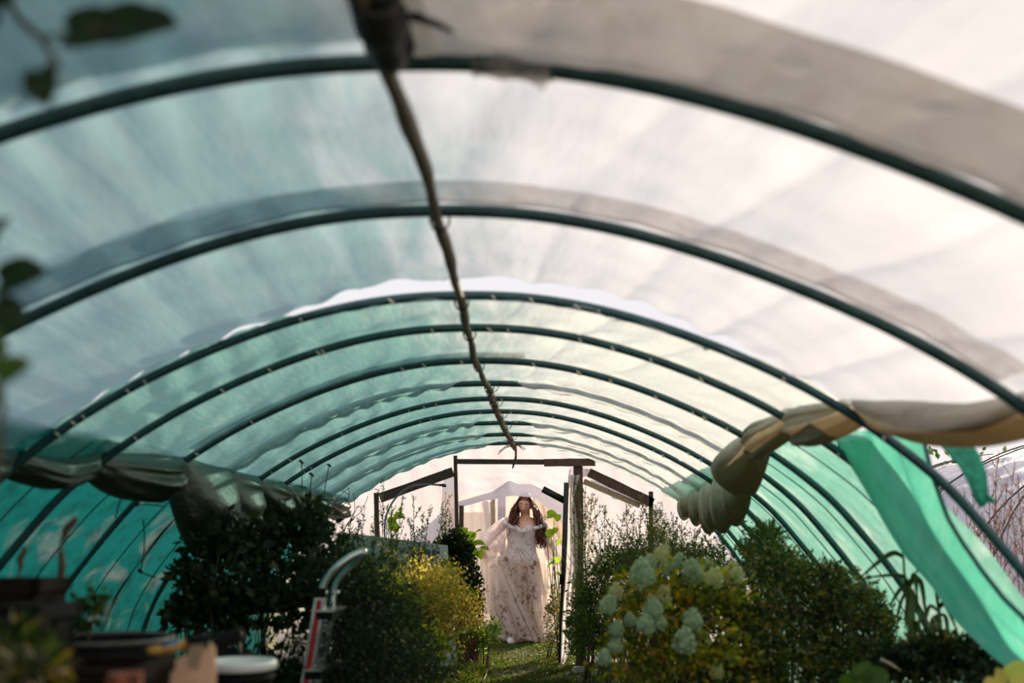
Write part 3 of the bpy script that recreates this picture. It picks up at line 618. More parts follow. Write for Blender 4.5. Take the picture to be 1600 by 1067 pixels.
# ---------------------------------------------------------------- grass path
def grass(name, label, n, xr, yr, h, seedmask=None, mat=LF_grass):
    x = rng.uniform(*xr, n); y = rng.uniform(*yr, n); z = .01+gn(x, y)*.02+.02*np.abs(x)
    clump = .55+.45*wob(17, 7, 5.)(x, y); P = np.stack([x, y, z], 1)
    D = norm(np.stack([rng.normal(size=n)*.45, rng.normal(size=n)*.45, np.ones(n)], 1)); L = h*rng.uniform(.4, 1.3, n)*np.clip(clump, .25, 1.2)
    X = norm(np.cross(D, rng.normal(size=(n, 3)))); W = (.0035+.003*rng.random(n))[:, None]; bend = norm(rng.normal(size=(n, 3))*np.array([1, 1, 0]))
    L = L[:, None]; m = P+D*L*.55+bend*L*.08; t = P+D*L*.95+bend*L*.42-np.array([0, 0, .1])*L
    V = np.stack([P-X*W, P+X*W, m+X*W*.8, m-X*W*.8, t], 1).reshape(-1, 3); i = np.arange(n)[:, None]*5
    Fc = np.concatenate([i+np.array([[0, 1, 2]]), i+np.array([[0, 2, 3]]), i+np.array([[3, 2, 4]])], 0)
    return tag(mesh(name, V, Fc, mat, None, smooth=False, kind='stuff'), label, 'grass', kind='stuff')
grass('grass', 'short grass on the path leading up to the doorway and the woman', 60000, (-1.3, 1.3), (6.8, 13.0), .06)
grass('grass', 'longer ragged grass tufts along the foot of the yellow bush', 9000, (-1.0, -.25), (7.6, 10.2), .15)

# ---------------------------------------------------------------- planting, far side first
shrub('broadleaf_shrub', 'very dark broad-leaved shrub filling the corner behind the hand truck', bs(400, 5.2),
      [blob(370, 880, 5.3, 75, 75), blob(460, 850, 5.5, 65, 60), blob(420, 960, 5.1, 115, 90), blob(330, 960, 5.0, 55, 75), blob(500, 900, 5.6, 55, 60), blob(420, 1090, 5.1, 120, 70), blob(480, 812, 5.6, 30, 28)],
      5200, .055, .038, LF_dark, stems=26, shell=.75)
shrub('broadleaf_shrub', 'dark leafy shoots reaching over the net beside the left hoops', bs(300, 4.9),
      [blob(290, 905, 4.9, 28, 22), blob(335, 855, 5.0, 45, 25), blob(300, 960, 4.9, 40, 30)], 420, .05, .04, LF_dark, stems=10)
shrub('fern_shrub', 'soft feathery dark green mound behind the hand truck handle', bs(560, 5.0),
      [blob(545, 930, 5.0, 75, 55), blob(595, 980, 5.2, 65, 60), blob(540, 1040, 4.8, 90, 80), blob(620, 1060, 5.2, 75, 60), blob(520, 890, 5.3, 45, 35)],
      15000, .040, .007, LF_vdark, stems=20, shell=.6, clumps=900)
shrub('flowering_bush', 'sunlit yellow-green bush with tiny blossoms left of the woman', bs(665, 7.4),
      [blob(665, 935, 7.4, 55, 45), blob(700, 960, 7.5, 50, 45), blob(650, 990, 7.3, 60, 50), blob(690, 905, 7.8, 30, 22)],
      9000, .028, .016, LF_yel, stems=20, shell=.5, clumps=1500)
shrub('leafy_clump', 'low lime green leafy clump at the front of the yellow bush', bs(620, 6.6),
      [blob(610, 1000, 6.5, 50, 35), blob(650, 1020, 6.6, 60, 40), blob(590, 1050, 6.4, 50, 40)], 2200, .045, .016, LF_clump, stems=14)
shrub('leafy_clump', 'yellowish weeds with orange blossom between hand truck handle and grey board', bs(590, 6.6),
      [blob(590, 930, 6.8, 42, 40), blob(620, 950, 6.9, 45, 40), blob(555, 885, 7.2, 28, 26)], 1900, .036, .014, LF_clump, stems=14)
for (px, Y, tops, lab) in [
    (600, 8.6, [(600, 742), (612, 790), (585, 800), (630, 770)], 'tall green weed whose tip overlaps the roof edge'),
    (650, 8.7, [(645, 772), (662, 800), (690, 815), (672, 790), (640, 810)], 'spindly seeded weed before the bright film left of the post'),
    (700, 9.0, [(696, 772), (703, 800), (690, 790)], 'weed leaning against the thin left door post'),
    (555, 8.2, [(548, 800), (570, 790), (560, 815), (535, 812)], 'wispy weed at the far left beside the short post'),
    (525, 7.6, [(515, 820), (535, 830), (545, 835), (500, 842)], 'bushy weed under the red clamp'),
    (610, 7.6, [(612, 838), (622, 852), (600, 845), (640, 860)], 'leafy yellowing weed in front of the grey board'),
    (655, 7.9, [(650, 860), (662, 868), (640, 875)], 'upright pale yellow spikes before the grey board')]:
    spray('tall_weed', lab, bs(px, Y), [at(a, b, Y+rnd.uniform(-.15, .15)) for a, b in tops], LF_weed if px != 655 else LF_yel, 18, .038, .010, .26, leafn=1.3, r=.005)
for (px, Y, tops, lab, mt) in [
    (912, 9.0, [(905, 745), (915, 752), (897, 765), (925, 770), (910, 790)], 'feathery green weed climbing the thick door post', LF_weed),
    (950, 8.8, [(925, 772), (945, 790), (958, 810), (975, 800)], 'wispy weed just beyond the thick door post', LF_weed),
    (990, 8.7, [(978, 785), (1005, 770), (990, 800), (1015, 815)], 'spindly brownish weed before the bright end film', LF_brown),
    (1030, 8.5, [(1008, 790), (1025, 800), (1040, 812), (1052, 805)], 'weed rising beneath the rafter end', LF_weed),
    (1075, 8.2, [(1065, 815), (1085, 825), (1095, 850), (1055, 830)], 'bushy tan weed by the curved roof edge', LF_brown),
    (970, 8.0, [(950, 840), (975, 830), (1000, 838), (930, 850)], 'tangled green weed in front of the end wall', LF_mix),
    (1130, 7.2, [(1110, 840), (1130, 835), (1148, 850)], 'small dark weed silhouetted on pale film', LF_dark)]:
    spray('tall_weed', lab, bs(px, Y), [at(a, b, Y+rnd.uniform(-.15, .15)) for a, b in tops], mt, 20, .032, .010, .28, leafn=1.0 if px < 960 else 1.4, r=.005)
shrub('conical_shrub', 'dense fine-needled upright shrub beside the rafter end post', bs(1028, 8.9), [blob(1028, 850, 8.9, 18, 55), blob(1040, 880, 8.9, 40, 60), blob(1028, 808, 8.9, 8, 22)], 5000, .035, .006, LF_weed, stems=12, shell=.8)
shrub('leafy_bush', 'mid green bush on the right of the doorway post', bs(930, 8.2), [blob(930, 950, 8.3, 40, 50), blob(960, 905, 8.4, 50, 45), blob(925, 1000, 8.1, 40, 45), blob(985, 880, 8.5, 40, 35)], 4200, .045, .017, LF_mid, stems=18, shell=.7)
shrub('leafy_bush', 'tall tangled bush under the curved roof edge behind the hydrangea', bs(1050, 7.8), [blob(1030, 890, 8.0, 60, 50), blob(1080, 880, 7.8, 50, 45), blob(1110, 905, 7.6, 45, 50), blob(1000, 960, 7.8, 60, 60)], 6500, .036, .014, LF_weed, stems=22, shell=.8)
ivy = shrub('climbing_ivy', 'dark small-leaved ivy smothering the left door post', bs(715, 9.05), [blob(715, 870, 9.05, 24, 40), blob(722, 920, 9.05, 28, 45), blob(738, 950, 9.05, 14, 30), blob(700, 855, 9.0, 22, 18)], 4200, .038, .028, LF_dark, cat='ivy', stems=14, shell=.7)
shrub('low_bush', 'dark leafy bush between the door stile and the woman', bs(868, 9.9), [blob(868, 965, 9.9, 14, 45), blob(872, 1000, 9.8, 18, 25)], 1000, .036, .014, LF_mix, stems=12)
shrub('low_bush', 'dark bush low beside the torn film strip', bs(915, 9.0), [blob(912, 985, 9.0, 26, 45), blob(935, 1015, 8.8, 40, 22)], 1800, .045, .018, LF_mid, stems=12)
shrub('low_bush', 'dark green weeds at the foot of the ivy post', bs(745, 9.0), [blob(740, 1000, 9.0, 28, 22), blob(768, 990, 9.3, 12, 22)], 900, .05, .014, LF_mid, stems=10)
# fig-like plants with leaves big enough to tell apart
def leafy(name, label, base, pts, L, mat, Y, cat='plant', shape='heart', stem=True):
    t = thing(name, label, cat, (base[0], base[1], 0)); mb = MB(); b0 = np.array([base[0], base[1], 0.])
    for (px, py, s, ang) in pts:
        e = at(px, py, Y+rnd.uniform(-.12, .12)); d = np.array([math.cos(ang), -.45+rnd.uniform(-.3, .3), math.sin(ang)]); st = e-d/np.linalg.norm(d)*L*s*.5
        put_leaf(t, st, d, L*s, mat, shape, .3, rnd.uniform(-.9, .9)+1.1)
        mb.tube([b0, b0*.4+st*.6+np.array([rnd.uniform(-.04, .04), 0, -.05]), st-d*.03, st], [.007, .005, .003, .002], 5)
    mb.obj('stem', M_stem, t, kind='stuff'); return t
leafy('fig_plant', 'bright lime fig leaves at the woman\'s raised hand', bs(735, 9.6), [(722, 832, 1.2, .9), (735, 838, 1.1, .4), (745, 830, .9, .8), (732, 850, 1.1, -.2), (748, 848, 1.1, .2), (757, 856, .9, .0), (741, 862, 1., -1.0), (726, 845, .9, 2.2), (750, 866, .8, -1.3), (716, 838, .8, 1.7)], .10, LF_lime, 9.4)
leafy('vine', 'backlit round vine leaves before the grey board and ivy', bs(690, 8.9), [(687, 866, 1.1, 1.2), (697, 871, 1.1, .3), (700, 884, 1.1, -.4), (690, 893, 1.1, -1.0), (680, 889, 1.2, 2.8), (676, 899, 1.1, 3.4), (670, 893, .7, 2.3)], .09, LF_lime, 8.8)
leafy('vine', 'round-leaved vine climbing past the short left post', bs(615, 8.8), [(613, 800, .9, 1.4), (622, 806, 1.3, .2), (610, 812, .8, 2.4), (616, 823, 1.1, -.8), (606, 790, .6, 1.4), (626, 795, .5, .5), (640, 885, .8, .2), (600, 870, .9, 2.)], .085, LF_lime, 8.75)
leafy('fig_plant', 'lime leaves on dark twigs crossing the woman\'s lowered arm', bs(872, 10.2), [(862, 803, 1.1, .2), (872, 808, .8, .8), (858, 832, 1.1, 2.6), (868, 828, .7, .6), (873, 846, .7, 1.), (866, 872, .9, 2.9), (858, 882, 1.0, 3.5), (872, 874, .7, .3), (874, 897, .6, -.6), (862, 848, .5, 2.)], .085, LF_lime, 10.0)
spray('weed', 'low bright star-shaped weed in the grass by the terracotta pot', bs(757, 9.3), [at(752, 985, 9.3), at(760, 980, 9.3)], LF_lime, 3, .08, .014, .08, leafn=.35, cat='weed')

# hydrangea with its separate flower heads
hyd = shrub('hydrangea', 'hydrangea bush covered in pale green conical flower heads', bs(1060, 5.1),
            [blob(1050, 950, 5.1, 95, 70), blob(1110, 960, 5.2, 80, 70), blob(1060, 1050, 4.9, 120, 80), blob(1010, 1000, 5.0, 60, 50), blob(1150, 1050, 5.1, 60, 70)], 5600, .042, .024, LF_hyd, stems=30, cat='hydrangea', shell=.7)
HEADM = []
for sd in range(3):
    r = np.random.default_rng(100+sd); n = 150; k = np.arange(n)+.5; ph = np.arccos(1-1.75*k/n); th = k*2.39996
    rad = np.stack([np.sin(ph)*np.cos(th), np.sin(ph)*np.sin(th), np.cos(ph)*1.25], 1)*(1+.10*r.normal(size=(n, 1)))
    rad[:, :2] *= (1-.28*np.clip(rad[:, 2:3], 0, 1)); d = norm(rad); V, Fc = [], []
    for i in range(n):
        c = rad[i]; x = norm(np.cross(d[i], r.normal(size=3))); nn = norm(d[i]+.5*r.normal(size=3)); x = norm(np.cross(nn, r.normal(size=3))); y = np.cross(nn, x)
        for q in range(4):
            a = q*math.pi/2; u = x*math.cos(a)+y*math.sin(a); w_ = -x*math.sin(a)+y*math.cos(a); b0 = len(V); s = .24*r.uniform(.8, 1.2)
            V += [c, c+u*s*.6+w_*s*.42+d[i]*.05, c+u*s*1.1+d[i]*.02, c+u*s*.6-w_*s*.42+d[i]*.05]; Fc.append((b0, b0+1, b0+2, b0+3))
    b0 = len(V); Vc, Fcc = [], []
    mbc = MB().lathe((0, 0, 0), [(.02, -.8), (.4, -.6), (.66, -.2), (.6, .4), (.32, .8), (.02, 1.0)], 10); vc, fc = mbc.out(); V += list(vc); Fc += [tuple(i+b0 for i in f) for f in fc]
    for mt in (LF_head, LF_head2):
        me = bpy.data.meshes.new('flower_head'); me.from_pydata([tuple(v) for v in V], [], Fc); me.materials.append(mt); me.update(); HEADM.append(me)
heads = [(1034, 866, 24, 4.9), (1015, 880, 22, 5.0), (1003, 897, 37, 4.7), (1040, 890, 22, 5.1), (1062, 878, 22, 5.1), (1082, 893, 32, 5.0), (1072, 905, 26, 5.2), (1103, 884, 20, 5.3), (1115, 903, 26, 4.9), (1145, 897, 29, 5.1), (1153, 912, 20, 5.2), (1092, 905, 28, 5.1),
         (962, 925, 22, 4.9), (950, 946, 26, 4.7), (1036, 935, 28, 4.9), (1020, 952, 30, 4.7), (1092, 944, 21, 5.3), (1133, 953, 23, 5.2), (985, 970, 20, 4.8), (1008, 976, 26, 4.6), (1029, 973, 24, 4.7), (963, 983, 23, 4.7), (962, 1009, 22, 4.7), (943, 1028, 21, 4.6),
         (1082, 970, 30, 4.7), (1070, 1003, 34, 4.6), (1101, 1003, 22, 4.9), (1100, 988, 18, 5.1), (1147, 990, 21, 5.1), (1173, 983, 22, 5.2), (1120, 1050, 22, 4.7), (1161, 1018, 15, 5.2), (1188, 1052, 13, 5.2), (1058, 925, 20, 5.3), (1000, 925, 20, 5.2)]
mbs = MB(); hb0 = np.array([*bs(1060, 5.1), 0.])
for i, (px, py, dpx, Y) in enumerate(heads):
    p = at(px, py, Y); o = bpy.data.objects.new('flower_head', HEADM[(i % 3)*2+(1 if (px > 1085 and py > 940) or rnd.random() < .2 else 0)]); COL.objects.link(o); o.parent = hyd
    o.location = Vector(p)-wloc(hyd); s = sz(dpx, Y)/2*.92; o.scale = (s, s, s); o.rotation_euler = (rnd.uniform(-.4, .4), rnd.uniform(-.35, .35), rnd.uniform(0, 6))
    mbs.tube([hb0+[rnd.uniform(-.1, .1), 0, 0], (hb0*.4+p*.6)*np.array([1, 1, 1])-[0, 0, .05], p-[0, 0, s*.8]], [.006, .004, .0025], 5)
mbs.obj('flower_stalks', M_bark, hyd, kind='stuff')

shrub('leafy_bush', 'dense small-leaved bush with orange tinted leaves right of the hydrangea', bs(1230, 5.3),
      [blob(1215, 900, 5.5, 50, 45), blob(1270, 940, 5.3, 70, 55), blob(1200, 980, 5.2, 60, 60), blob(1320, 985, 5.2, 70, 60), blob(1230, 1050, 5.0, 110, 70), blob(1340, 1050, 5.0, 90, 60)], 11500, .034, .015, LF_mix, stems=30, shell=.6)
shrub('leafy_bush', 'tall arching bush against the green net, reaching the roof gather', bs(1195, 5.9), [blob(1190, 870, 5.9, 32, 45), blob(1200, 840, 6.0, 22, 25), blob(1230, 900, 5.8, 40, 35)], 3200, .034, .012, LF_weed, stems=22, shell=.8)
shrub('leafy_bush', 'twiggy bush climbing the green net behind the reeds', bs(1330, 5.0), [blob(1330, 935, 5.0, 45, 30), blob(1300, 900, 5.1, 30, 22), blob(1365, 975, 4.9, 30, 35)], 1900, .032, .014, LF_mix, stems=20, shell=.85)
shrub('low_bush', 'dark low bush at the foot of the loose net', bs(1480, 4.1), [blob(1480, 1025, 4.15, 55, 30), blob(1540, 1050, 4.1, 45, 25), blob(1420, 1045, 4.3, 50, 35), blob(1570, 1065, 3.9, 50, 25)], 3000, .036, .020, LF_dark, stems=20)
for (px, Y, tops, lab, mt) in [
    (1200, 5.7, [(1180, 822), (1200, 815), (1222, 838), (1165, 840), (1240, 862)], 'arching twiggy weed rising highest against the bright green net', LF_weed),
    (1275, 5.2, [(1255, 872), (1285, 868), (1310, 885), (1240, 880)], 'feathery weed tips on the middle of the right bushes', LF_weed),
    (1350, 4.9, [(1325, 893), (1352, 905), (1375, 935), (1392, 962)], 'weed tips sloping down towards the reeds', LF_mix),
    (1440, 4.2, [(1425, 985), (1455, 975), (1480, 990), (1505, 1005)], 'dark weed tangle at the reeds before the loose net', LF_mix)]:
    spray('tall_weed', lab, bs(px, Y), [at(a, b, Y+rnd.uniform(-.1, .1)) for a, b in tops], mt, 22, .032, .012, .22, leafn=1.6, r=.004)
# reed with long arching blades, each a part
def reed(label, base, blades, Y, Lf=LF_mid):
    t = thing('reed', label, 'reed', (base[0], base[1], 0)); mb = MB()
    tops = {}
    for (stem_px, stem_py, x1, y1, x2, y2, wd) in blades:
        a = at(stem_px, stem_py, Y); m = at((stem_px+x1)/2+(x1-stem_px)*.15, min(stem_py, y1)-.0, Y-.05); b = at(x1, y1, Y-.08); c = at(x2, y2, Y-.1)
        q = np.linspace(0, 1, 16)[:, None]; pts = a*(1-q)**3+3*at(x1, y1, Y)*q*(1-q)**2+3*b*q*q*(1-q)+c*q**3
        tg = norm(np.gradient(pts, axis=0)); sd = norm(np.cross(tg, np.array([.25, 1., .15]))); ww = (sz(wd, Y)*np.sin(np.pi*np.clip(q*.9+.1, 0, 1))**.7)
        V = np.stack([pts-sd*ww/2+np.array([0, -.004, 0]), pts, pts+sd*ww/2+np.array([0, -.004, 0])], 1).reshape(-1, 3)
        solidify(mesh('leaf', V, gridf(3, 16), Lf, t), .001); tops[stem_px] = min(tops.get(stem_px, 9999), stem_py)
    for sx, sy in tops.items():
        a = at(sx, sy, Y); b = np.array([at(sx+10, 1000, Y)[0], base[1], 0.]); mb.tube([b, b*.5+a*.5+[.01, 0, 0], a], [.009, .007, .004], 6)
    mb.obj('stem', M_stem, t, kind='stuff')
reed('cane-like reed with long drooping blades in front of the green net', bs(1425, 4.4), [
    (1418, 915, 1412, 895, 1340, 904, 6), (1412, 872, 1395, 858, 1340, 905, 8), (1420, 905, 1402, 925, 1388, 950, 6), (1420, 910, 1403, 950, 1402, 975, 5), (1422, 905, 1440, 900, 1448, 985, 7), (1420, 920, 1414, 960, 1415, 985, 5), (1430, 895, 1440, 885, 1442, 830, 5), (1425, 920, 1435, 950, 1446, 965, 5), (1422, 915, 1430, 890, 1432, 935, 9), (1410, 860, 1425, 848, 1412, 842, 4)], 4.35)
reed('second reed with narrow blades nearer the loose net', bs(1470, 4.3), [
    (1465, 950, 1462, 905, 1460, 880, 7), (1465, 950, 1475, 935, 1500, 1000, 6), (1465, 955, 1450, 940, 1440, 1000, 6), (1466, 960, 1480, 960, 1480, 1030, 6), (1464, 960, 1452, 970, 1462, 1040, 6), (1468, 950, 1490, 930, 1502, 975, 5), (1440, 1000, 1425, 960, 1420, 1010, 6), (1440, 1000, 1460, 985, 1475, 1020, 6)], 4.25)
leafy('seedling', 'blurred yellow-green round leaves at the bottom edge under the reeds', bs(1350, 3.6), [(1325, 1060, 1.2, 2.6), (1350, 1050, 1.2, 1.2), (1372, 1058, 1.3, .3), (1300, 1070, 1., 3.), (1385, 1075, 1., -.2)], .06, LF_mid, 3.6)
leafy('seedling', 'blurred yellow leaves in the bottom corner by the net foot', bs(1570, 3.2), [(1560, 1060, 1.2, 2.6), (1590, 1050, 1.3, .8), (1605, 1070, 1.2, .3), (1540, 1072, 1., 3.)], .06, LF_yel, 3.2)
# outside
for (px, Y, tops, lab, mt) in [
    (1540, 7.0, [(1560, 705), (1555, 735), (1585, 720), (1575, 745), (1545, 760)], 'tall dry red-brown stems before the silver tunnel, the highest', LF_brown),
    (1520, 7.2, [(1490, 790), (1505, 760), (1520, 770), (1535, 800)], 'dry red-brown stems close to the dangling net scrap', LF_brown),
    (1590, 7.1, [(1590, 740), (1600, 760), (1610, 750), (1580, 790)], 'dry red-brown stems at the picture edge by the silver tunnel', LF_brown)]:
    spray('dry_weed', lab, bs(px, Y), [at(a, b, Y+rnd.uniform(-.3, .3)) for a, b in tops], mt, 22, .026, .006, .30, leafn=1.0, stemmat=M_redstem, r=.005, sl=8)
shrub('far_hedge', 'dark hedge glimpsed above the silver tunnel', (13, 26), [((12, 28, 1.6), (3, 1.5, 1.9)), ((16, 29, 1.7), (3, 1.5, 2.0)), ((9.6, 27, 1.6), (2, 1.5, 1.9)), ((20, 30, 1.7), (3, 1.5, 2.))], 6000, .25, .16, LF_mid, cat='hedge', stems=8)
# blurred shoots close to the lens at the left
hv = thing('hanging_vine', 'blurred leafy vine hanging from the roof close to the lens, top corner', 'vine', at(70, 40, 1.1))
mb = MB(); pts = [at(-30, -60, 1.15), at(30, 30, 1.12), at(65, 60, 1.1), at(90, 100, 1.08), at(75, 130, 1.08), at(70, 160, 1.08)]; mb.tube(pts, [.006, .005, .005, .004, .003, .002], 6)
mb.tube([at(65, 60, 1.1), at(120, 50, 1.08), at(180, 45, 1.05)], [.003, .003, .002], 5); mb.obj('stem', M_bark, hv)
for (px, py, a, L) in [(125, 52, .1, .07), (185, 45, .12, .07), (20, 15, 2.6, .06), (80, 110, -1.3, .045), (230, 40, .1, .05), (10, -20, 1.5, .06)]: put_leaf(hv, at(px-18, py, 1.07), (math.cos(a), -.1, math.sin(a)), L, LF_dark, 'heart', .2, 1.3)
hv = thing('vine_shoot', 'blurred green shoot rising along the picture edge at mid height', 'vine', (at(0, 600, 1.25)[0], 1.25, 0))
b = at(0, 600, 1.25); mb = MB(); mb.tube([[b[0]-.1, 1.25, 0], at(-30, 900, 1.25), at(5, 640, 1.25), at(-15, 480, 1.22), at(-20, 330, 1.2)], [.006, .005, .004, .003, .002], 6); mb.obj('stem', M_bark, hv)
for (px, py, a, L) in [(15, 440, .3, .06), (-10, 400, 1.2, .06), (5, 480, -.5, .05), (10, 590, .5, .045), (-10, 640, 2.2, .06), (0, 560, 1.9, .05), (-20, 500, 2.6, .07)]: put_leaf(hv, at(px-15, py, 1.22), (math.cos(a), -.1, math.sin(a)), L, LF_dark if py < 520 else LF_mid, 'heart', .2, 1.2)
shrub('pot_plant', 'blurred dark weed beside the black pot, before the net', bs(130, 2.9), [blob(130, 960, 2.9, 26, 22), blob(115, 990, 2.9, 22, 20), blob(145, 940, 2.9, 14, 14)], 260, .03, .016, LF_mid, stems=8)
shrub('pot_plant', 'blurred yellow-green plant in the bottom corner', bs(30, 1.9), [blob(20, 1020, 1.9, 40, 35), blob(50, 1060, 1.8, 40, 35)], 160, .05, .022, LF_mix, stems=8)

# ---------------------------------------------------------------- hand truck
ht = thing('hand_truck', 'silver hand truck with curved grip handle and red stripe', 'hand truck', (at(490, 1000, 4.5)[0], 4.5, 0))
YH = 4.5
def poly(pts, Y): return np.array([at(px, py, Y+dy) for (px, py, dy) in pts])
def fill(P, n=8):
    q = np.linspace(0, len(P)-1, (len(P)-1)*n+1); i = np.arange(len(P)); C = np.stack([np.interp(q, i, P[:, k]) for k in range(3)], 1)
    for _ in range(n): C[1:-1] = .25*C[:-2]+.5*C[1:-1]+.25*C[2:]
    return C
LA = poly([(503, 940, 0), (503, 918, 0), (512, 900, 0), (530, 882, 0), (550, 868, .02), (566, 862, .04)], YH)
RA = poly([(519, 950, .22), (522, 918, .22), (530, 902, .21), (548, 885, .19), (562, 874, .12), (568, 864, .05)], YH)
mb = MB(); mb.tube(fill(LA), .0165, 10); mb.tube(fill(RA), .0155, 10); mb.obj('handle', M_alu, ht, label='curved bright loop handle')
MB().tube([at(566, 862, YH+.04), at(569, 863, YH+.05)], .019, 10).obj('grip_end', M_alu, ht)
def rail(a, b, Y, name, stripe):
    p, q = at(*a, Y), at(*b, Y); q = p+(q-p)*(p[2]-.12)/(p[2]-q[2])
    MB().beam(p, q, .050, .045, (0, 1, 0)).obj(name, M_alu, ht, smooth=False)
    if stripe:
        d = np.array([0, -.0255, 0]); MB().beam(p+d+(q-p)*.02, q+d, .019, .008, (0, 1, 0)).obj('stripe', M_red, ht, smooth=False, label='red inset stripe')
    return p, q
p1, q1 = rail((502, 932), (480, 1067), YH, 'rail', True); p2, q2 = rail((518, 948), (494, 1067), YH+.22, 'rail', False)
MB().box(at(502, 926, YH), (.052, .06, .04)).obj('clamp', M_black, ht, smooth=False)
for (px, py) in ((509, 925), (528, 925)): MB().lathe(at(px, py, YH-.02), [(.001, -.008), (.009, -.006), (.009, .006), (.001, .008)], 10).obj('bolt', M_lid, ht)
for (px, py) in ((520, 929), (518, 945)): MB().lathe(at(px, py, YH+.19), [(.001, -.004), (.004, -.003), (.004, .003), (.001, .004)], 8).obj('bolt', M_black, ht)
for py, px in ((958, 515), (1048, 497)):
    MB().box(at(px, py, YH+.12)+np.array([.01, 0, 0]), (.07, .30, .035)).obj('crossbar', M_black, ht, smooth=False); MB().box(at(px, py-4, YH+.11)+np.array([.01, 0, .008]), (.074, .30, .010)).obj('crossbar', M_alu, ht, smooth=False)
for q in (q1, q2):
    a = np.linspace(0, 2*math.pi, 25)[:-1]; mb = MB(); c = np.array([q[0]-.05, q[1], .125])
    mb.tube(np.stack([c[0]+.095*np.cos(a), c[1]+0*a, c[2]+.095*np.sin(a)], 1).tolist()+[[c[0]+.095, c[1], c[2]]], .028, 10, cap=False); mb.obj('tyre', M_black, ht)
    MB().tube([c-[0, .03, 0], c+[0, .03, 0]], .07, 14).obj('wheel', M_alu, ht)
MB().tube([[q1[0]-.05, q1[1]-.04, .125], [q2[0]-.05, q2[1]+.04, .125]], .01, 8).obj('axle', M_dark, ht)
MB().box([(q1[0]+q2[0])/2+.10, (q1[1]+q2[1])/2, .02], (.25, .42, .012)).obj('toe_plate', M_alu, ht, smooth=False); mb = MB(); mb.beam(q1, [q1[0]+.02, q1[1], .02], .04, .03, (0, 1, 0)); mb.beam(q2, [q2[0]+.02, q2[1], .02], .04, .03, (0, 1, 0)); mb.obj('bracket', M_alu, ht, smooth=False)

# ---------------------------------------------------------------- potting bench and what stands on it
ZB = .56
bench = thing('potting_bench', 'low timber potting bench below the picture carrying the pots', 'bench', (-1.0, 2.6, 0))
for i in range(5): MB().box((-1.08, 1.75+.30*i+.13, ZB-.02), (1.5, .28, .035)).obj('plank', M_wood, bench, smooth=False)
for x in (-1.75, -.42):
    for y in (1.8, 3.1): MB().box((x, y, (ZB-.04)/2), (.07, .07, ZB-.04)).obj('leg', M_wood, bench, smooth=False)
# wide black pot
c = at(163, 998, 2.75); R0 = sz(102, 2.75); h = c[2]-ZB
pot = thing('plant_pot', 'wide black round pot, empty, with a thick pale-edged rim', 'pot', (c[0], c[1], ZB))
MB().lathe((c[0], c[1], ZB), [(.001, .004), (R0*.72, .004), (R0*.74, .0), (R0*.93, h-.05), (R0*.93, h-.045), (R0, h-.04), (R0*1.0, h-.004), (R0*.985, h), (R0*.95, h-.003), (R0*.90, h-.05), (R0*.7, .02), (.001, .02)], 48).obj('body', M_black, pot)
a = np.linspace(0, 2*math.pi, 49); MB().tube(np.stack([c[0]+R0*.985*np.cos(a), c[1]+R0*.985*np.sin(a), c[2]+0*a], 1), .006, 6).obj('rim', solid('worn_rim', (.10, .10, .09), .5, 0, .2, 30, .3), pot, label='worn greyish rim')
def boxthing(name, label, cat, px0, py0, px1, Y, depth, mat, rot=0, base=ZB, wall_=.02, parts=True):
    a, b = at(px0, py0, Y), at(px1, py0, Y); w_ = b[0]-a[0]; top = a[2]; hh = top-base; c = np.array([(a[0]+b[0])/2, Y+depth/2, base]); Rr = Rz(rot)
    t = thing(name, label, cat, c)
    mb = MB()
    for (dx, dy, sx, sy) in ((-w_/2+wall_/2, 0, wall_, depth), (w_/2-wall_/2, 0, wall_, depth), (0, -depth/2+wall_/2, w_, wall_), (0, depth/2-wall_/2, w_, wall_)): mb.box(c+Rr@np.array([dx, dy, hh/2]), (sx, sy, hh), Rr)
    mb.box(c+np.array([0, 0, .01]), (w_, depth, .02), Rr); mb.obj('body', mat, t, smooth=False)
    mb = MB()
    for (dx, dy, sx, sy) in ((-w_/2, 0, .02, depth+.02), (w_/2, 0, .02, depth+.02), (0, -depth/2, w_+.02, .02), (0, depth/2, w_+.02, .02)): mb.box(c+Rr@np.array([dx, dy, hh-.012]), (sx, sy, .03), Rr)
    mb.obj('rim', mat, t, smooth=False); return t
boxthing('square_pot', 'tall blurred brown square pot at the picture edge, behind the black one', 'pot', -70, 908, 46, 2.35, .20, M_brown, .1)
boxthing('square_pot', 'blurred black square pot in front of the tall brown one', 'pot', 0, 948, 62, 2.2, .16, M_black, -.1)
boxthing('storage_crate', 'blurred brown crate before the wide black pot', 'crate', 40, 1048, 200, 2.05, .26, M_brown, .05)
boxthing('storage_crate', 'blurred dark grey crate at the bottom corner', 'crate', -80, 975, 30, 1.95, .12, solid('grey_brown', (.016, .014, .011), .9, 0, .2, 20, .2, spec=.1), 0)
boxthing('small_pot', 'small blurred terracotta-brown pot beside the cardboard box', 'pot', 168, 1058, 200, 1.95, .07, M_terra, .3)
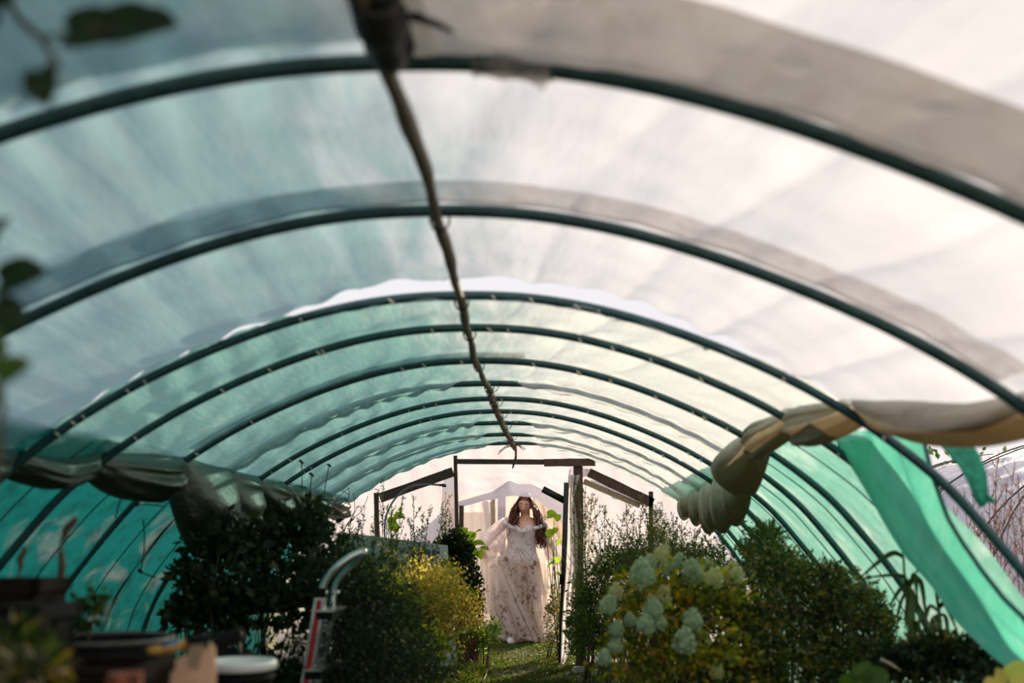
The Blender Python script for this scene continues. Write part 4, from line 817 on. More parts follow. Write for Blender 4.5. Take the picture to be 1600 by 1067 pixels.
# cardboard box with slanting open top
bx = thing('cardboard_box', 'pale peach cardboard box with a slanting torn top edge', 'box', (at(285, 1060, 2.3)[0], 2.4, ZB))
pp = [(232, 1062), (262, 1036), (305, 1018), (334, 1010), (337, 1040), (334, 1100)]
V = [at(px, py, 2.3) for px, py in pp]; b0 = [np.array([at(334, 1060, 2.3)[0], 2.3, ZB]), np.array([at(232, 1060, 2.3)[0], 2.3, ZB])]
V[5] = np.array([V[4][0], 2.3, (V[4][2]+ZB)/2]); front = np.array(V+b0); back = front+np.array([-.085, .22, 0]); n = len(front)
solidify(mesh('front_panel', np.concatenate([front, front+[0, .006, 0]]), [tuple(range(n))[::-1], tuple(range(n, 2*n))]+[(i, (i+1) % n, (i+1) % n+n, i+n) for i in range(n)], M_card, bx, smooth=False), .001)
mb = MB(); mb.add([front[3], front[6], back[6], back[3], front[3]+[-.006, 0, 0], front[6]+[-.006, 0, 0], back[6]+[-.006, 0, 0], back[3]+[-.006, 0, 0]], [(0, 1, 2, 3), (7, 6, 5, 4), (0, 3, 7, 4), (1, 2, 6, 5), (0, 1, 5, 4), (3, 2, 6, 7)]); mb.obj('side_panel', M_card, bx, smooth=False)
mb = MB(); mb.add([front[7], front[0], back[0], back[7], front[7]+[.006, 0, 0], front[0]+[.006, 0, 0], back[0]+[.006, 0, 0], back[7]+[.006, 0, 0]], [(0, 1, 2, 3), (7, 6, 5, 4), (0, 3, 7, 4), (1, 2, 6, 5), (0, 1, 5, 4), (3, 2, 6, 7)]); mb.obj('side_panel', M_card, bx, smooth=False)
mb = MB(); mb.box((front[6]+back[7])/2+[0, 0, .006], (.10, .2, .008)); mb.obj('bottom_panel', M_card, bx, smooth=False)
mb = MB(); c = at(306, 1022, 2.29); mb.add([c+[-.018, 0, .018], c+[.02, 0, .022], c+[.008, -.002, -.03], c+[-.012, -.002, -.03]], [(0, 1, 2, 3)]); solidify(mb.obj('tape', solid('old_tape', (.36, .25, .15), .6), bx, smooth=False), .001)
# mallet lying across the box
ml = thing('mallet', 'black-headed mallet with yellow and blue handle lying across the box', 'hammer', at(270, 1010, 2.4))
a, b, c, d, e_ = at(224, 1030, 2.36), at(230, 1020, 2.36), at(262, 1012, 2.38), at(292, 1006, 2.4), at(330, 1000, 2.42)
MB().tube([b, b*.5+c*.5, c, d], [.013, .0125, .0125, .012], 12).obj('handle', M_yel, ml)
u_ = (d-b)/np.linalg.norm(d-b); up = np.array([0, -.5, .9]); MB().tube([b+(d-b)*.35+up*.006, b+(d-b)*.8+up*.006], .0095, 10).obj('handle_inlay', M_blue, ml, label='blue inlay')
MB().tube([at(220, 1026, 2.35), b-u_*.002], [.012, .0145], 12).obj('butt_cap', M_black, ml); MB().tube([d, e_], [.017, .019], 12).obj('neck', M_black, ml)
hc = at(340, 1003, 2.43); MB().tube([hc+[-.03, 0, -.02], hc+[-.02, 0, -.015], hc+[.05, 0, .015], hc+[.058, 0, .018]], [.016, .019, .019, .016], 14).obj('head', M_black, ml)
# buckets
def bucket(label, px, py, rpx, Y, lid):
    c = at(px, py, Y); R = sz(rpx, Y); h = c[2]-ZB2; t = thing('bucket', label, 'bucket', (c[0], c[1], ZB2))
    MB().lathe((c[0], c[1], ZB2), [(.001, 0), (R*.78, 0), (R*.80, .004), (R*.92, h-.05), (R*.97, h-.048), (R*.97, h-.04), (R*.93, h-.038), (R*.93, h-.025), (R*.985, h-.023), (R*.985, h-.012), (R*.90, h-.012), (R*.8, .02), (.001, .02)], 40).obj('body', M_black, t)
    if lid: MB().lathe((c[0], c[1], c[2]), [(.001, .0), (R*.82, .0), (R*.86, .006), (R*.98, .005), (R*1.02, -.002), (R*1.02, -.020), (R*.99, -.021), (R*.985, -.012), (.001, -.012)], 40).obj('lid', lid, t, label='white lid')
    else:
        a = np.linspace(0, math.pi, 20); MB().tube(np.stack([c[0]+R*np.cos(a), c[1]-R*.9*np.sin(a), c[2]-.03+.0*a], 1), .003, 6).obj('handle', M_alu, t)
ZB2 = .33
st = thing('crate_stand', 'upturned dark crate under the buckets, below the picture', 'crate', (at(380, 1000, 3.3)[0], 3.4, 0))
cx = at(375, 1000, 3.3)[0]; MB().box((cx, 3.5, ZB2-.012), (.55, .75, .024)).obj('top', M_dark, st, smooth=False)
for dx in (-.25, .25):
    for dy in (-.35, .35): MB().box((cx+dx, 3.5+dy, (ZB2-.024)/2), (.04, .04, ZB2-.024)).obj('leg', M_dark, st, smooth=False)
bucket('black bucket with a white snap-on lid beside the cardboard box', 372, 1034, 57, 3.15, M_lid)
bucket('open black bucket behind the white-lidded one', 352, 1012, 44, 3.65, None)
p = thing('small_ball', 'small pale knob catching light above the buckets', 'knob', at(375, 991, 3.6)); MB().lathe(at(375, 991, 3.6), [(.001, -.012), (.012, -.008), (.015, 0), (.011, .009), (.001, .012)], 12).obj('knob', solid('pale_knob', (.7, .5, .35), .5), p); MB().tube([at(375, 996, 3.6), at(376, 1020, 3.6)], .005, 6).obj('stick', M_wood2, p)
# dead stalks against the left net
for (q0, q1_, wd, lab) in (((118, 808), (96, 843), .012, 'short dark seed head on a stalk before the left net'), ((95, 862), (97, 960), .011, 'upright dark blurred stalk in front of the net hoop'), ((38, 855), (30, 890), .010, 'blurred dotted stalk near the left edge')):
    Y = 3.0; a, b = at(*q0, Y), at(*q1_, Y); t = thing('dead_stalk', lab, 'stalk', (b[0], b[1], 0)); q = np.linspace(0, 1, 12)[:, None]
    MB().tube(a*(1-q)+b*q+np.array([.004, 0, 0])*np.sin(q*9), wd*(.5+.5*np.sin(np.pi*(q[:, 0]*.9+.1))), 7).obj('seed_head', M_bark, t); MB().tube([b, np.array([b[0]+.02, b[1], .0])], [.004, .006], 5).obj('stem', M_bark, t)
# clamps and hanging bits
def clamp(label, px, py, Y, size, ang, mat):
    t = thing('spring_clamp', label, 'clamp', at(px, py, Y)); c = at(px, py, Y); Rr = Ry(ang); s = size
    for sg in (-1, 1):
        V = [[-.5*sg*.3*s, 0, .9*s], [sg*.12*s, 0, .1*s], [sg*.06*s, 0, -.35*s], [sg*.20*s, 0, -1.0*s]]
        MB().tube((np.array(V)@Rr.T)+c, [.09*s, .17*s, .12*s, .17*s], 8).obj('jaw', mat, t)
    MB().tube((np.array([[0, -.18*s, 0], [0, .18*s, 0]])@Rr.T)+c, .14*s, 10).obj('pivot', M_dark, t)
    return t
M_dkred = solid('dark_red', (.10, .010, .012), .55)
clamp('dark red clamp hanging under the left film gather', 181, 756, 4.7, .055, .35, M_dkred)
clamp('red clamp hanging by a wire at the end of the roof edge', 520, 798, 8.6, .05, 1.4, solid('clamp_red', (.35, .04, .02), .5))
wr = thing('hanging_wire', 'thin dark wires dangling from the far left roof beside the red clamp', 'wire', at(540, 760, 8.6)); mb = MB()
for pts in ([(545, 762), (530, 775), (520, 790)], [(545, 762), (546, 780), (530, 795), (520, 792)], [(532, 765), (546, 773)], [(560, 790), (548, 812), (536, 830)], [(575, 775), (566, 800), (545, 815)], [(552, 770), (556, 800), (540, 822)]): mb.tube(fill(np.array([at(a, b, 8.6) for a, b in pts]), 5), .0028, 4)
mb.obj('wire', M_rust, wr, kind='stuff')
for pts, Y, lab in (([(471, 722), (472, 745), (472, 772)], 6.5, 'string hanging from the flank of a left hoop, nearer one'), ([(487, 742), (485, 765), (482, 795)], 6.9, 'string hanging from the flank of a left hoop, slightly farther one'), ([(514, 727), (508, 760), (503, 790)], 7.3, 'longest string hanging at the left, next to the dangling wires'),
                    ([(221, 797), (226, 830), (225, 870), (219, 893)], 5.4, 'long string dangling before the left net beneath the pouch'), ([(213, 788), (235, 788), (255, 791)], 5.1, 'short twig stuck out from the left hoop'), ([(196, 757), (185, 790), (180, 810)], 4.8, 'thin string beside the dark red clamp'), ([(219, 893), (230, 898), (243, 902)], 5.5, 'short rusty wire hook on the left hoop')):
    t = thing('string', lab, 'string', at(*pts[0], Y)); MB().tube(fill(np.array([at(a, b, Y) for a, b in pts]), 6), .0035, 5).obj('string', M_dark, t)
    MB().tube([at(pts[0][0]-3, pts[0][1]-3, Y), at(pts[0][0]+3, pts[0][1]+2, Y)], .009, 6).obj('knot', M_dark, t)
# hose on a support
hs = thing('garden_hose', 'thin grey hose arching over the weeds, ending in a nozzle', 'hose', (at(602, 1000, 9.3)[0], 9.3, 0))
pts = np.array([[at(602, 900, 9.3)[0], 9.3, 0.], at(602, 860, 9.3), at(600, 812, 9.3), at(612, 785, 9.3), at(628, 767, 9.3), at(645, 758, 9.3), at(668, 756, 9.3), at(688, 758, 9.3)])
MB().tube(fill(pts, 6), .009, 8).obj('hose', M_hose, hs); MB().tube([at(686, 757.5, 9.3), at(690, 758, 9.3), at(691, 758, 9.3), at(697, 759, 9.3)], [.011, .011, .016, .014], 10).obj('nozzle', solid('nozzle', (.08, .03, .03), .5), hs)
# insulation board with printing
YBo = 8.9
bd = thing('insulation_board', 'grey insulation board with blue printing leaning behind the weeds', 'board', (at(640, 900, YBo)[0], YBo, 0))
C4 = [at(538, 832, YBo), at(700, 852, YBo), np.array([at(716, 960, YBo)[0], YBo, .02]), np.array([at(536, 960, YBo)[0], YBo, .02])]
o = mesh('board', C4, [(0, 1, 2, 3)], M_board, bd, smooth=False); o.modifiers.new('s', 'SOLIDIFY').thickness = .04; o.modifiers['s'].offset = -1
def txt(s, px, py, Y, size, rot, mat, parent, name='lettering'):
    cu = bpy.data.curves.new(name, 'FONT'); cu.body = s; cu.size = size; cu.extrude = .001; cu.align_x = 'CENTER'; cu.align_y = 'CENTER'; o = bpy.data.objects.new(name, cu); COL.objects.link(o)
    cu.materials.append(mat); o.parent = parent; o.location = Vector(at(px, py, Y))-wloc(parent); o.rotation_euler = (math.pi/2, rot, 0)
    bpy.context.view_layer.update(); me = bpy.data.meshes.new_from_object(o.evaluated_get(bpy.context.evaluated_depsgraph_get())); o2 = bpy.data.objects.new(name, me); COL.objects.link(o2); o2.parent = parent; o2.location = o.location; o2.rotation_euler = o.rotation_euler; bpy.data.objects.remove(o); return o2
txt('IIHEINI', 653, 886, YBo-.05, .085, -math.pi/2, M_print, bd); txt('THERM', 661, 864, YBo-.05, .09, math.radians(6), M_print2, bd)
a = np.linspace(0, 2*math.pi, 33); c = at(653, 901, YBo-.05); mb = MB(); mb.tube(np.stack([c[0]+.026*np.cos(a), c[1]+0*a, c[2]+.026*np.sin(a)], 1), .0035, 5); mb.beam(c+[-.018, 0, .018], c+[.018, 0, -.018], .006, .008, (0, 1, 0)); mb.obj('emblem', M_print2, bd, label='printed ring with a diagonal bar')
# terracotta pot, stones, dead twigs
tp = at(735, 975, 9.4); t = thing('terracotta_pot', 'small terracotta pot half hidden below the ivy', 'pot', (tp[0], tp[1], 0)); h = tp[2]+.03
MB().lathe((tp[0], tp[1], 0), [(.001, 0), (.07, 0), (.10, h-.04), (.115, h-.04), (.115, h), (.10, h), (.09, h-.03), (.001, h-.04)], 24).obj('body', M_terra, t)
for (px, w_, l) in ((905, .10, 'pale stone block lying in the grass by the dark bush'), (925, .12, 'greyer stone block half hidden under the hydrangea edge')):
    p = at(px, 1040, 8.9 if px == 905 else 8.7); t = thing('stone_block', l, 'stone', (p[0], p[1], .02)); mb = MB(); mb.box((p[0], p[1], .05), (w_, .08, .055), Rz(.2), .93); o = mb.obj('block', M_stone, t, smooth=False); bv = o.modifiers.new('b', 'BEVEL'); bv.width = .006
for (pts, lab) in (([(757, 1060), (762, 1050), (765, 1040)], 'bent pale twig lying in the path grass'), ([(808, 1050), (818, 1044)], 'small pale twig on the shaded path'), ([(655, 1028), (668, 1025), (678, 1031)], 'dead twig under the yellow bush'), ([(682, 1036), (690, 1044)], 'dried pale leaf stalk low in front of the yellow bush'), ([(1376, 1030), (1392, 1038), (1408, 1048)], 'pale dead twig below the reeds')):
    Y = 8.3 if pts[0][0] < 1000 else 4.0; P = [at(a, b, Y) for a, b in pts]
    P = [np.array([p[0], (Y if Y < 5 else 1.1*F/max(20, (pt[1]-850))), max(p[2], 0.03) if Y < 5 else .04]) for p, pt in zip(P, pts)]
    if Y > 5: P = [np.array([.31+(pt[0]-856)/F*p[1], p[1], .045]) for p, pt in zip(P, pts)]
    t = thing('dead_twig', lab, 'twig', P[0]); MB().tube(P, [.006]*(len(P)-1)+[.003], 6).obj('twig', M_wood2, t)

# ---------------------------------------------------------------- the woman in the doorway
YP = 11.8
def wp(px, py, dy=0.): return at(px, py, YP)*np.array([1, 0, 1])+np.array([0, YP+dy, 0])
woman = thing('person', 'woman with long auburn hair in an off-shoulder floral gown, looking down in the doorway', 'person', (0, YP, 0))
M_skin = solid('skin', (.74, .40, .27), .5, 0, .05, 30, .06)
M_hair = solid('hair', (.17, .04, .013), .38, 0, .3, 60, .0, (30, 30, 3), col2=(.045, .014, .007))
M_lip = solid('lips', (.36, .07, .07), .4); M_lash = solid('lashes', (.02, .012, .01), .6)
def gown(name, base, clear, floral, trl=.5, scale=16):
    m, nt = newmat(name); L = nt.links.new; tc = N(nt, 'TexCoord'); n = N(nt, 'TexNoise'); n.inputs['Scale'].default_value = scale; n.inputs['Detail'].default_value = 4; n.inputs['Distortion'].default_value = 1.2; L(tc.outputs['Object'], n.inputs[0])
    v = N(nt, 'TexNoise'); v.inputs['Scale'].default_value = scale*.35; L(tc.outputs['Object'], v.inputs[0])
    r = N(nt, 'ValToRGB'); e = r.color_ramp.elements; e[0].position = .50; e[0].color = (*base, 1); e[1].position = .57; e[1].color = (.40, .24, .18, 1); x = e.new(.72); x.color = (.34, .26, .27, 1); L(n.outputs[0], r.inputs[0])
    r2 = N(nt, 'ValToRGB'); r2.color_ramp.elements[0].position = .42; r2.color_ramp.elements[1].position = .58; L(v.outputs[0], r2.inputs[0]); ml = N(nt, 'Math', operation='MULTIPLY'); L(r2.outputs[0], ml.inputs[0]); ml.inputs[1].default_value = floral
    mx = N(nt, 'MixRGB'); L(ml.outputs[0], mx.inputs[0]); mx.inputs[1].default_value = (*base, 1); L(r.outputs[0], mx.inputs[2])
    n3 = N(nt, 'TexNoise'); n3.inputs['Scale'].default_value = 1.; n3.inputs['Detail'].default_value = 3; mp = N(nt, 'Mapping'); mp.inputs['Scale'].default_value = (60, 60, 6); L(tc.outputs['Object'], mp.inputs[0]); L(mp.outputs[0], n3.inputs[0])
    b = N(nt, 'Bump'); b.inputs['Strength'].default_value = .5; b.inputs['Distance'].default_value = .01; L(n3.outputs[0], b.inputs['Height'])
    d = N(nt, 'BsdfDiffuse'); t = N(nt, 'BsdfTranslucent'); L(mx.outputs[0], d.inputs[0]); L(mx.outputs[0], t.inputs[0]); L(b.outputs[0], d.inputs['Normal'])
    m1 = N(nt, 'MixShader'); m1.inputs[0].default_value = trl; L(d.outputs[0], m1.inputs[1]); L(t.outputs[0], m1.inputs[2]); tr = N(nt, 'BsdfTransparent')
    m2 = N(nt, 'MixShader'); m2.inputs[0].default_value = clear; L(m1.outputs[0], m2.inputs[1]); L(tr.outputs[0], m2.inputs[2]); o = N(nt, 'OutputMaterial'); L(m2.outputs[0], o.inputs[0]); return m
M_bod = gown('bodice_fabric', (.88, .84, .80), .0, .6, .3, 30); M_tulle = gown('floral_tulle', (.90, .83, .77), .33, 1.0, .55, 19); M_slv = gown('sleeve_tulle', (.92, .85, .84), .28, .5, .55, 18); M_lin = gown('lining', (.66, .50, .38), .0, .0, .35)
# body: lofted trunk, neck and head, tapered limbs and fingers, fused into one skin
def ring_loft(mb, rings, seg=28):
    V = []
    for (c, rx, ry) in rings:
        for k in range(seg): a = 2*math.pi*k/seg; V.append((c[0]+rx*math.cos(a), c[1]+ry*math.sin(a), c[2]))
    n = len(rings); mb.add(V, [(i*seg+k, i*seg+(k+1) % seg, (i+1)*seg+(k+1) % seg, (i+1)*seg+k) for i in range(n-1) for k in range(seg)]+[tuple(range(seg))[::-1], tuple((n-1)*seg+k for k in range(seg))])
head_c = wp(820, 788, -.035); neck_b = wp(822, 812, 0.0)
mb = MB()
T = [(wp(813, 905), .15, .12), (wp(813, 888), .185, .14), (wp(813, 872), .19, .14), (wp(815, 855), .155, .12), (wp(817, 842), .15, .115), (wp(818, 830), .17, .13), (wp(820, 821), .175, .115), (wp(821, 815), .165, .085), (wp(821, 811), .11, .06), (wp(821, 807), .058, .052), (wp(821, 800), .052, .052), (wp(820, 794), .052, .055)]
ring_loft(mb, T)
Rh = Rx(.30)@Rz(-.10)@Ry(.10)     # chin down, turned a little
hv = []; nu_, nv_ = 48, 40
for i in range(nv_):
    ph = math.pi*i/(nv_-1)
    for j in range(nu_):
        th = 2*math.pi*j/nu_; x = math.sin(ph)*math.cos(th)*.078; y = math.sin(ph)*math.sin(th)*.098; z = math.cos(ph)*.122
        f = max(0, -math.sin(th))*math.sin(ph)
        if z < 0: x *= 1-.30*(-z/.122)**1.5; y *= 1-.18*(-z/.122)
        if z < -.02 and y < 0: y -= .010*math.exp(-((z+.105)/.025)**2)*math.exp(-(x/.025)**2)
        if y < 0:
            y -= .024*math.exp(-(x/.012)**2)*math.exp(-((z+.030)/.016)**2)+.012*math.exp(-(x/.009)**2)*math.exp(-((z+.008)/.022)**2)  # nose
            y += .009*math.exp(-((abs(x)-.031)/.016)**2)*math.exp(-((z-.004)/.013)**2)                                   # eye sockets
            y -= .006*math.exp(-((abs(x)-.031)/.011)**2)*math.exp(-((z-.002)/.008)**2)                                   # lids
            y -= .005*math.exp(-((z-.026)/.010)**2)*math.exp(-(x/.05)**2)                                                # brow
            y -= .005*math.exp(-((abs(x)-.040)/.018)**2)*math.exp(-((z+.030)/.02)**2)                                    # cheeks
            y -= .006*math.exp(-(x/.022)**2)*math.exp(-((z+.062)/.009)**2)                                               # mouth
        hv.append((x, y, z))
hv = np.array(hv)*1.06@Rh.T+head_c; mb.add(hv, gridf(nu_, nv_, True))
for sx in (-1, 1): mb.lathe(head_c+Rh@np.array([sx*.077, .008, -.005]), [(.001, -.030), (.008, -.02), (.011, .0), (.012, .015), (.001, .028)], 10, Rh, .6, 1.4)
SL, SR = wp(791, 815, .01), wp(849, 818, .01); EL, ER = wp(770, 842, -.03), wp(862, 853, .02); HL, HR = wp(757, 857, -.16), wp(880, 880, -.05)
def limb(pts, r): mb.tube(fill_(np.array(pts), 6), np.interp(np.linspace(0, 1, (len(pts)-1)*6+1), np.linspace(0, 1, len(r)), r), 14)
def fill_(P, n):
    q = np.linspace(0, len(P)-1, (len(P)-1)*n+1); i = np.arange(len(P)); C = np.stack([np.interp(q, i, P[:, k]) for k in range(3)], 1)
    for _ in range(3): C[1:-1] = .25*C[:-2]+.5*C[1:-1]+.25*C[2:]
    return C
limb([SL+[.06, 0, .0], SL, EL, HL], [.055, .058, .046, .040, .028, .022]); limb([SR+[-.06, 0, .0], SR, ER, HR], [.055, .058, .046, .040, .028, .022])
for (H, E, sx) in ((HL, EL, -1), (HR, ER, 1)):     # palm, four fingers, thumb
    d = (H-E)/np.linalg.norm(H-E); d = norm(d*.7+np.array([0, -.25, -.6])); s = norm(np.cross(d, [0, 1., 0])); up = np.cross(s, d)
    mb.tube([H-d*.01, H+d*.035, H+d*.075, H+d*.088], [.020, .030, .034, .024], 12)
    for k, (o, L) in enumerate(((-.027, .062), (-.009, .074), (.009, .070), (.026, .055))):
        p = H+d*.075+s*o; mb.tube([p, p+d*L*.45+up*.004, p+d*L*.75-up*.010, p+d*L*.9-up*.028], [.0095, .009, .008, .0065], 8)
    p = H+d*.02-s*sx*.028; mb.tube([p, p-s*sx*.02+d*.025, p-s*sx*.022+d*.055-up*.012], [.012, .010, .0075], 8)
for sx, fx, fy in ((-1, 803, -.14), (1, 828, .05)):
    hip = wp(813+sx*11, 893); ank = wp(fx, 1000, fy)*np.array([1, 1, 0])+[0, 0, .08]; kn = hip*.5+ank*.5+np.array([0, -.05, .02])
    limb([hip, kn, ank], [.095, .085, .058, .055, .042, .036]); mb.tube([ank+[0, .04, -.035], ank+[0, -.03, -.04], ank+[0, -.13, -.055]], [.035, .036, .022], 10)
V, Fc = mb.out(); body = mesh('body', V, Fc, M_skin, woman)
rm = body.modifiers.new('fuse', 'REMESH'); rm.mode = 'VOXEL'; rm.voxel_size = .0065; rm.use_smooth_shade = True
sm_ = body.modifiers.new('smooth', 'SMOOTH'); sm_.factor = .5; sm_.iterations = 2
dg = bpy.context.evaluated_depsgraph_get(); me2 = bpy.data.meshes.new_from_object(body.evaluated_get(dg)); body.modifiers.clear(); body.data = me2
if not me2.materials: me2.materials.append(M_skin)
def face(x, z, y=-.1): return head_c+Rh@(np.array([x, y, z])*1.06)
for sx in (-1, 1):
    MB().tube([face(sx*.014, .029, -.101), face(sx*.030, .034, -.096), face(sx*.048, .028, -.082)], [.0028, .0034, .002], 6).obj('eyebrow', M_lash, woman)
    MB().tube([face(sx*.017, -.004, -.093), face(sx*.031, -.008, -.094), face(sx*.046, -.003, -.083)], [.0016, .0030, .0022], 6).obj('eyelashes', M_lash, woman)
MB().tube([face(-.026, -.059, -.090), face(-.012, -.064, -.102), face(0, -.065, -.106), face(.012, -.064, -.102), face(.026, -.059, -.090)], [.002, .0055, .0065, .0055, .002], 8).obj('lips', M_lip, woman)
# hair: a cap with a parting and long wavy locks
mb = MB(); cap = []
for i in range(20):
    ph = math.pi*.62*i/19
    for j in range(40):
        th = 2*math.pi*j/40; k = 1.10; x = math.sin(ph)*math.cos(th)*.083*k; y = math.sin(ph)*math.sin(th)*.104*k+.008; z = math.cos(ph)*.128*k+.004
        if y < -.03: z = max(z, .092-9*x*x)
        cap.append((x, y, z))
mb.add(np.array(cap)@Rh.T+head_c, gridf(40, 20, True))
r = random.Random(5)
for k in range(300):
    sd = 1 if r.random() < .56 else -1; f = r.random(); a = r.uniform(-.25, 1.0)*math.pi/2   # a: front (0) to back
    st = head_c+Rh@np.array([.012+sd*.01*f, -.045+.06*r.random(), .131+.005*f]); side = head_c+Rh@np.array([sd*(.082+.030*f)*math.cos(a*.5), -.070+.14*max(0, a), .040-.07*f])
    tgt = wp(848+9*r.uniform(-1, 1), r.uniform(828, 858), r.uniform(-.13, .10)) if sd > 0 else wp(804+8*r.uniform(-1, 1), r.uniform(818, 840), r.uniform(-.14, .08))
    mid1 = side*.65+tgt*.35+np.array([sd*r.uniform(.0, .035), 0, .02]); mid2 = side*.3+tgt*.7+np.array([sd*r.uniform(.0, .03), -.01, 0])
    C = fill_(np.array([st, st*.5+side*.5+np.array([sd*.02, -.012, .010]), side, mid1, mid2, tgt]), 6); q = np.linspace(0, 1, len(C)); ph = r.uniform(0, 6.28); am = .017*np.clip(q*2-.4, 0, 1)
    C[:, 0] += am*np.sin(q*24+ph); C[:, 1] += am*np.cos(q*22+ph); mb.tube(C, (.0075*(1-.55*q)+.001)*r.uniform(.6, 1.25), 5)
mb.obj('hair', M_hair, woman)
# bodice
def ringsheet(name, rings, mat, fold=0., nf=10, seg=160, rows=None, amp0=0., seed=1, a0=0., a1=2*math.pi, top=None):
    """stack of elliptical rings (centre, half width, half depth) swept into cloth with vertical folds growing downwards"""
    rows = rows or 50; q = np.linspace(0, len(rings)-1, rows); idx = np.arange(len(rings))
    C = np.stack([np.interp(q, idx, [rg[0][k] for rg in rings]) for k in range(3)], 1); RX = np.interp(q, idx, [rg[1] for rg in rings]); RY = np.interp(q, idx, [rg[2] for rg in rings])
    a = np.linspace(a0, a1, seg, endpoint=(a1-a0 < 6.2)); w1 = wob(seed, 7, 1.); f = np.linspace(0, 1, rows)[:, None]
    m = 1+(amp0+fold*f)*np.sin(nf*a[None]+1.4*w1(a[None]*2, f*2.5))+fold*.35*f*np.sin(nf*2.3*a[None]+f*3)
    P = np.stack([C[:, 0:1]+RX[:, None]*np.cos(a)[None]*m, C[:, 1:2]+RY[:, None]*np.sin(a)[None]*m, C[:, 2:3]+0*m], -1)
    if top is not None: P[..., 2] += top(np.cos(a)[None]+0*f, np.sin(a)[None]+0*f)*(1-f)**2
    return sheet(name, P, mat, woman, closed=(a1-a0 > 6.2))
sweet = lambda c, s: np.where(s < 0, .035*np.exp(-((np.abs(c)-.45)/.28)**2)-.02*np.exp(-(c/.16)**2), -.03)
bod = ringsheet('bodice', [(wp(816, 825, -.01), .178, .140), (wp(816, 832, -.012), .183, .158), (wp(816, 840), .176, .142), (wp(815, 850), .164, .132), (wp(814, 862), .180, .138), (wp(813, 873), .212, .155), (wp(813, 880), .215, .158)], M_bod, .006, 30, rows=46, top=sweet, seed=3)
for k in range(6):     # crossed pleats
    a0 = [-2.75, -2.45, -2.2, -.95, -.7, -.4][k]; a1 = a0+(1.35 if a0 < -1.5 else -1.35); q = np.linspace(0, 1, 24); a = a0+(a1-a0)*q
    z0, z1 = wp(0, 832+k, 0)[2], wp(0, 876-2*k, 0)[2]; z = z0+(z1-z0)*q; pxr = np.interp(z, [wp(0, 880)[2], wp(0, 862)[2], wp(0, 850)[2], wp(0, 840)[2], wp(0, 825)[2]], [.215, .180, .152, .165, .183])
    pyr = np.interp(z, [wp(0, 880)[2], wp(0, 862)[2], wp(0, 850)[2], wp(0, 840)[2], wp(0, 825)[2]], [.158, .138, .124, .134, .160]); mbp = MB(); cx = wp(815, 850)[0]
    mbp.tube(np.stack([cx+pxr*np.cos(a), YP+pyr*np.sin(a)-.004, z], 1), .0045*np.sin(np.pi*q)**.5+.0005, 6); mbp.obj('pleat', M_bod, bod)
c = wp(818, 831, -.17); mbp = MB(); mbp.tube([c+[-.035, .01, .006], c+[-.012, 0, 0], c+[.012, 0, 0], c+[.035, .01, .006]], [.016, .012, .012, .016], 8); mbp.obj('twist', M_bod, bod)
# skirts
ringsheet('underskirt', [(wp(813, 872), .17, .125), (wp(813, 895), .185, .14), (wp(816, 930, -.02), .175, .14), (wp(820, 965, -.03), .185, .15), (wp(822, 1003, -.03)*np.array([1, 1, 0])+[0, 0, .035], .20, .17)], M_lin, .05, 9, seed=5)
sk = ringsheet('overskirt', [(wp(813, 872), .218, .160), (wp(813, 885), .232, .18), (wp(815, 915), .25, .21), (wp(822, 955), .28, .25), (wp(830, 990), .30, .28), (wp(832, 1004)*np.array([1, 1, 0])+[0, 0, .03], .305, .29)], M_tulle, .11, 19, seg=300, rows=60, seed=7, a0=-math.pi/2+.33, a1=1.5*math.pi-.33)
ringsheet('overskirt_layer', [(wp(813, 874), .214, .157), (wp(812, 900), .235, .19), (wp(812, 940), .235, .22), (wp(812, 985), .22, .24), (wp(812, 1000)*np.array([1, 1, 0])+[0, 0, .06], .22, .25)], M_tulle, .14, 23, seg=300, rows=60, seed=9)
# sleeves
def sleeve(pts, r, label, seed, nm='sleeve'):
    C = fill_(np.array(pts), 9); n = len(C); q = np.linspace(0, 1, n); R = np.interp(q, np.linspace(0, 1, len(r)), r); T = norm(np.gradient(C, axis=0)); u = np.array([0, 1., 0]); seg = 60; V = []; w1 = wob(seed, 7, 1.)
    for i in range(n):
        x = norm(np.cross(T[i], u)); y = np.cross(x, T[i])
        for k in range(seg):
            a = 2*math.pi*k/seg; m = 1+.10*math.sin(11*a+2*float(w1(q[i]*4, a)))*math.sin(math.pi*min(1, q[i]+.1)); p = C[i]+(x*math.cos(a)+y*math.sin(a)*.8)*R[i]*m
            p[2] -= max(0, -(x*math.cos(a)+y*math.sin(a))[2])*R[i]*.75*math.sin(math.pi*q[i]); V.append(p)
    return mesh(nm, V, gridf(seg, n, True), M_slv, woman)
sleeve([SL+[.02, 0, .0], SL*.6+EL*.4, EL, EL*.4+HL*.6, HL+[0, 0, .01]], [.072, .088, .105, .125, .11, .034], '', 11); sleeve([SR+[-.02, 0, .0], SR*.6+ER*.4, ER, ER*.4+HR*.6, HR], [.072, .080, .085, .09, .08, .032], '', 13)
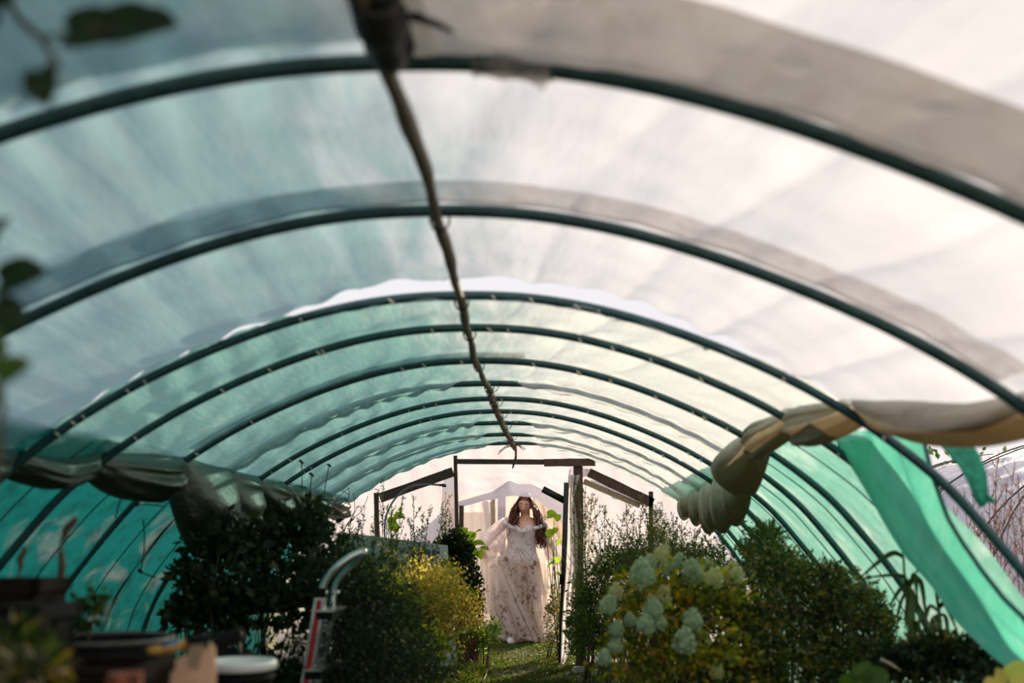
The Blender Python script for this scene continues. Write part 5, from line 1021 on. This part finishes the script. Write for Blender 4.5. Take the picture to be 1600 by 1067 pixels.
# off-shoulder band
P = np.array([SL+[-.03, -.05, -.0], wp(797, 822, -.13), wp(806, 827, -.165)]); mbp = MB(); mbp.tube(fill_(P, 5), [.03]*4+[.022]*7, 10); mbp.obj('shoulder_band', M_bod, woman)
P = np.array([SR+[.03, -.05, -.01], wp(842, 824, -.12), wp(834, 826, -.15)]); mbp = MB(); mbp.tube(fill_(P, 5), [.03]*4+[.022]*7, 10); mbp.obj('shoulder_band', M_bod, woman)
# train of tulle lifted in the raised hand, sweeping to the ground
def train(name, top, bot, seed, folds, amp, sag):
    nu, nv = 90, 60; u = np.linspace(0, 1, nu)[None]; v = np.linspace(0, 1, nv)[:, None]; w1 = wob(seed, 7, 1.)
    ti = np.linspace(0, 1, len(top)); bi = np.linspace(0, 1, len(bot)); top = np.array(top); bot = np.array(bot)
    T = np.stack([np.interp(u[0], ti, top[:, k]) for k in range(3)], -1)[None]; B = np.stack([np.interp(u[0], bi, bot[:, k]) for k in range(3)], -1)[None]
    vv = v[..., None]; P = T*(1-vv)+B*vv; P[..., 0] += sag*np.sin(np.pi*v)*(1-u)+amp*.6*np.sin(u*folds*.8+3*w1(u*2, v*2))*v; P[..., 1] += amp*np.sin(u*folds+2.5*w1(u*2, v*1.5))*(.25+v); P[..., 2] += amp*.5*w1(u*7, v*4)*v
    P[..., 2] = np.maximum(P[..., 2], .03); return sheet(name, P, M_tulle, woman)
train('train', [wp(751, 852, -.16), wp(757, 862, -.2), wp(772, 872, -.18), wp(786, 868, -.17)], [wp(754, 925, -.2), wp(768, 962, -.25), wp(792, 982, -.3), wp(830, 998, -.32), wp(846, 1000, -.25)], 21, 34, .035, -.01)
train('train', [wp(754, 860, -.14), wp(776, 850, -.1), wp(792, 850, -.1)], [wp(760, 915, -.12), wp(770, 975, -.15), wp(792, 985, -.15)], 23, 26, .03, -.02)
train('train', [wp(850, 842, .02), wp(866, 868, .0), wp(884, 888, -.04)], [wp(838, 1000, -.1), wp(856, 1003, -.05), wp(862, 1000, .05)], 25, 30, .03, .04)
c = wp(800, 1000, -.25); mbp = MB(); mbp.tube([c*np.array([1, 1, 0])+[-.01, .05, .05], c*np.array([1, 1, 0])+[-.005, 0, .045], c*np.array([1, 1, 0])+[0, -.08, .03]], [.038, .042, .026], 10); mbp.obj('shoe', solid('white_shoe', (.75, .72, .68), .4), woman)
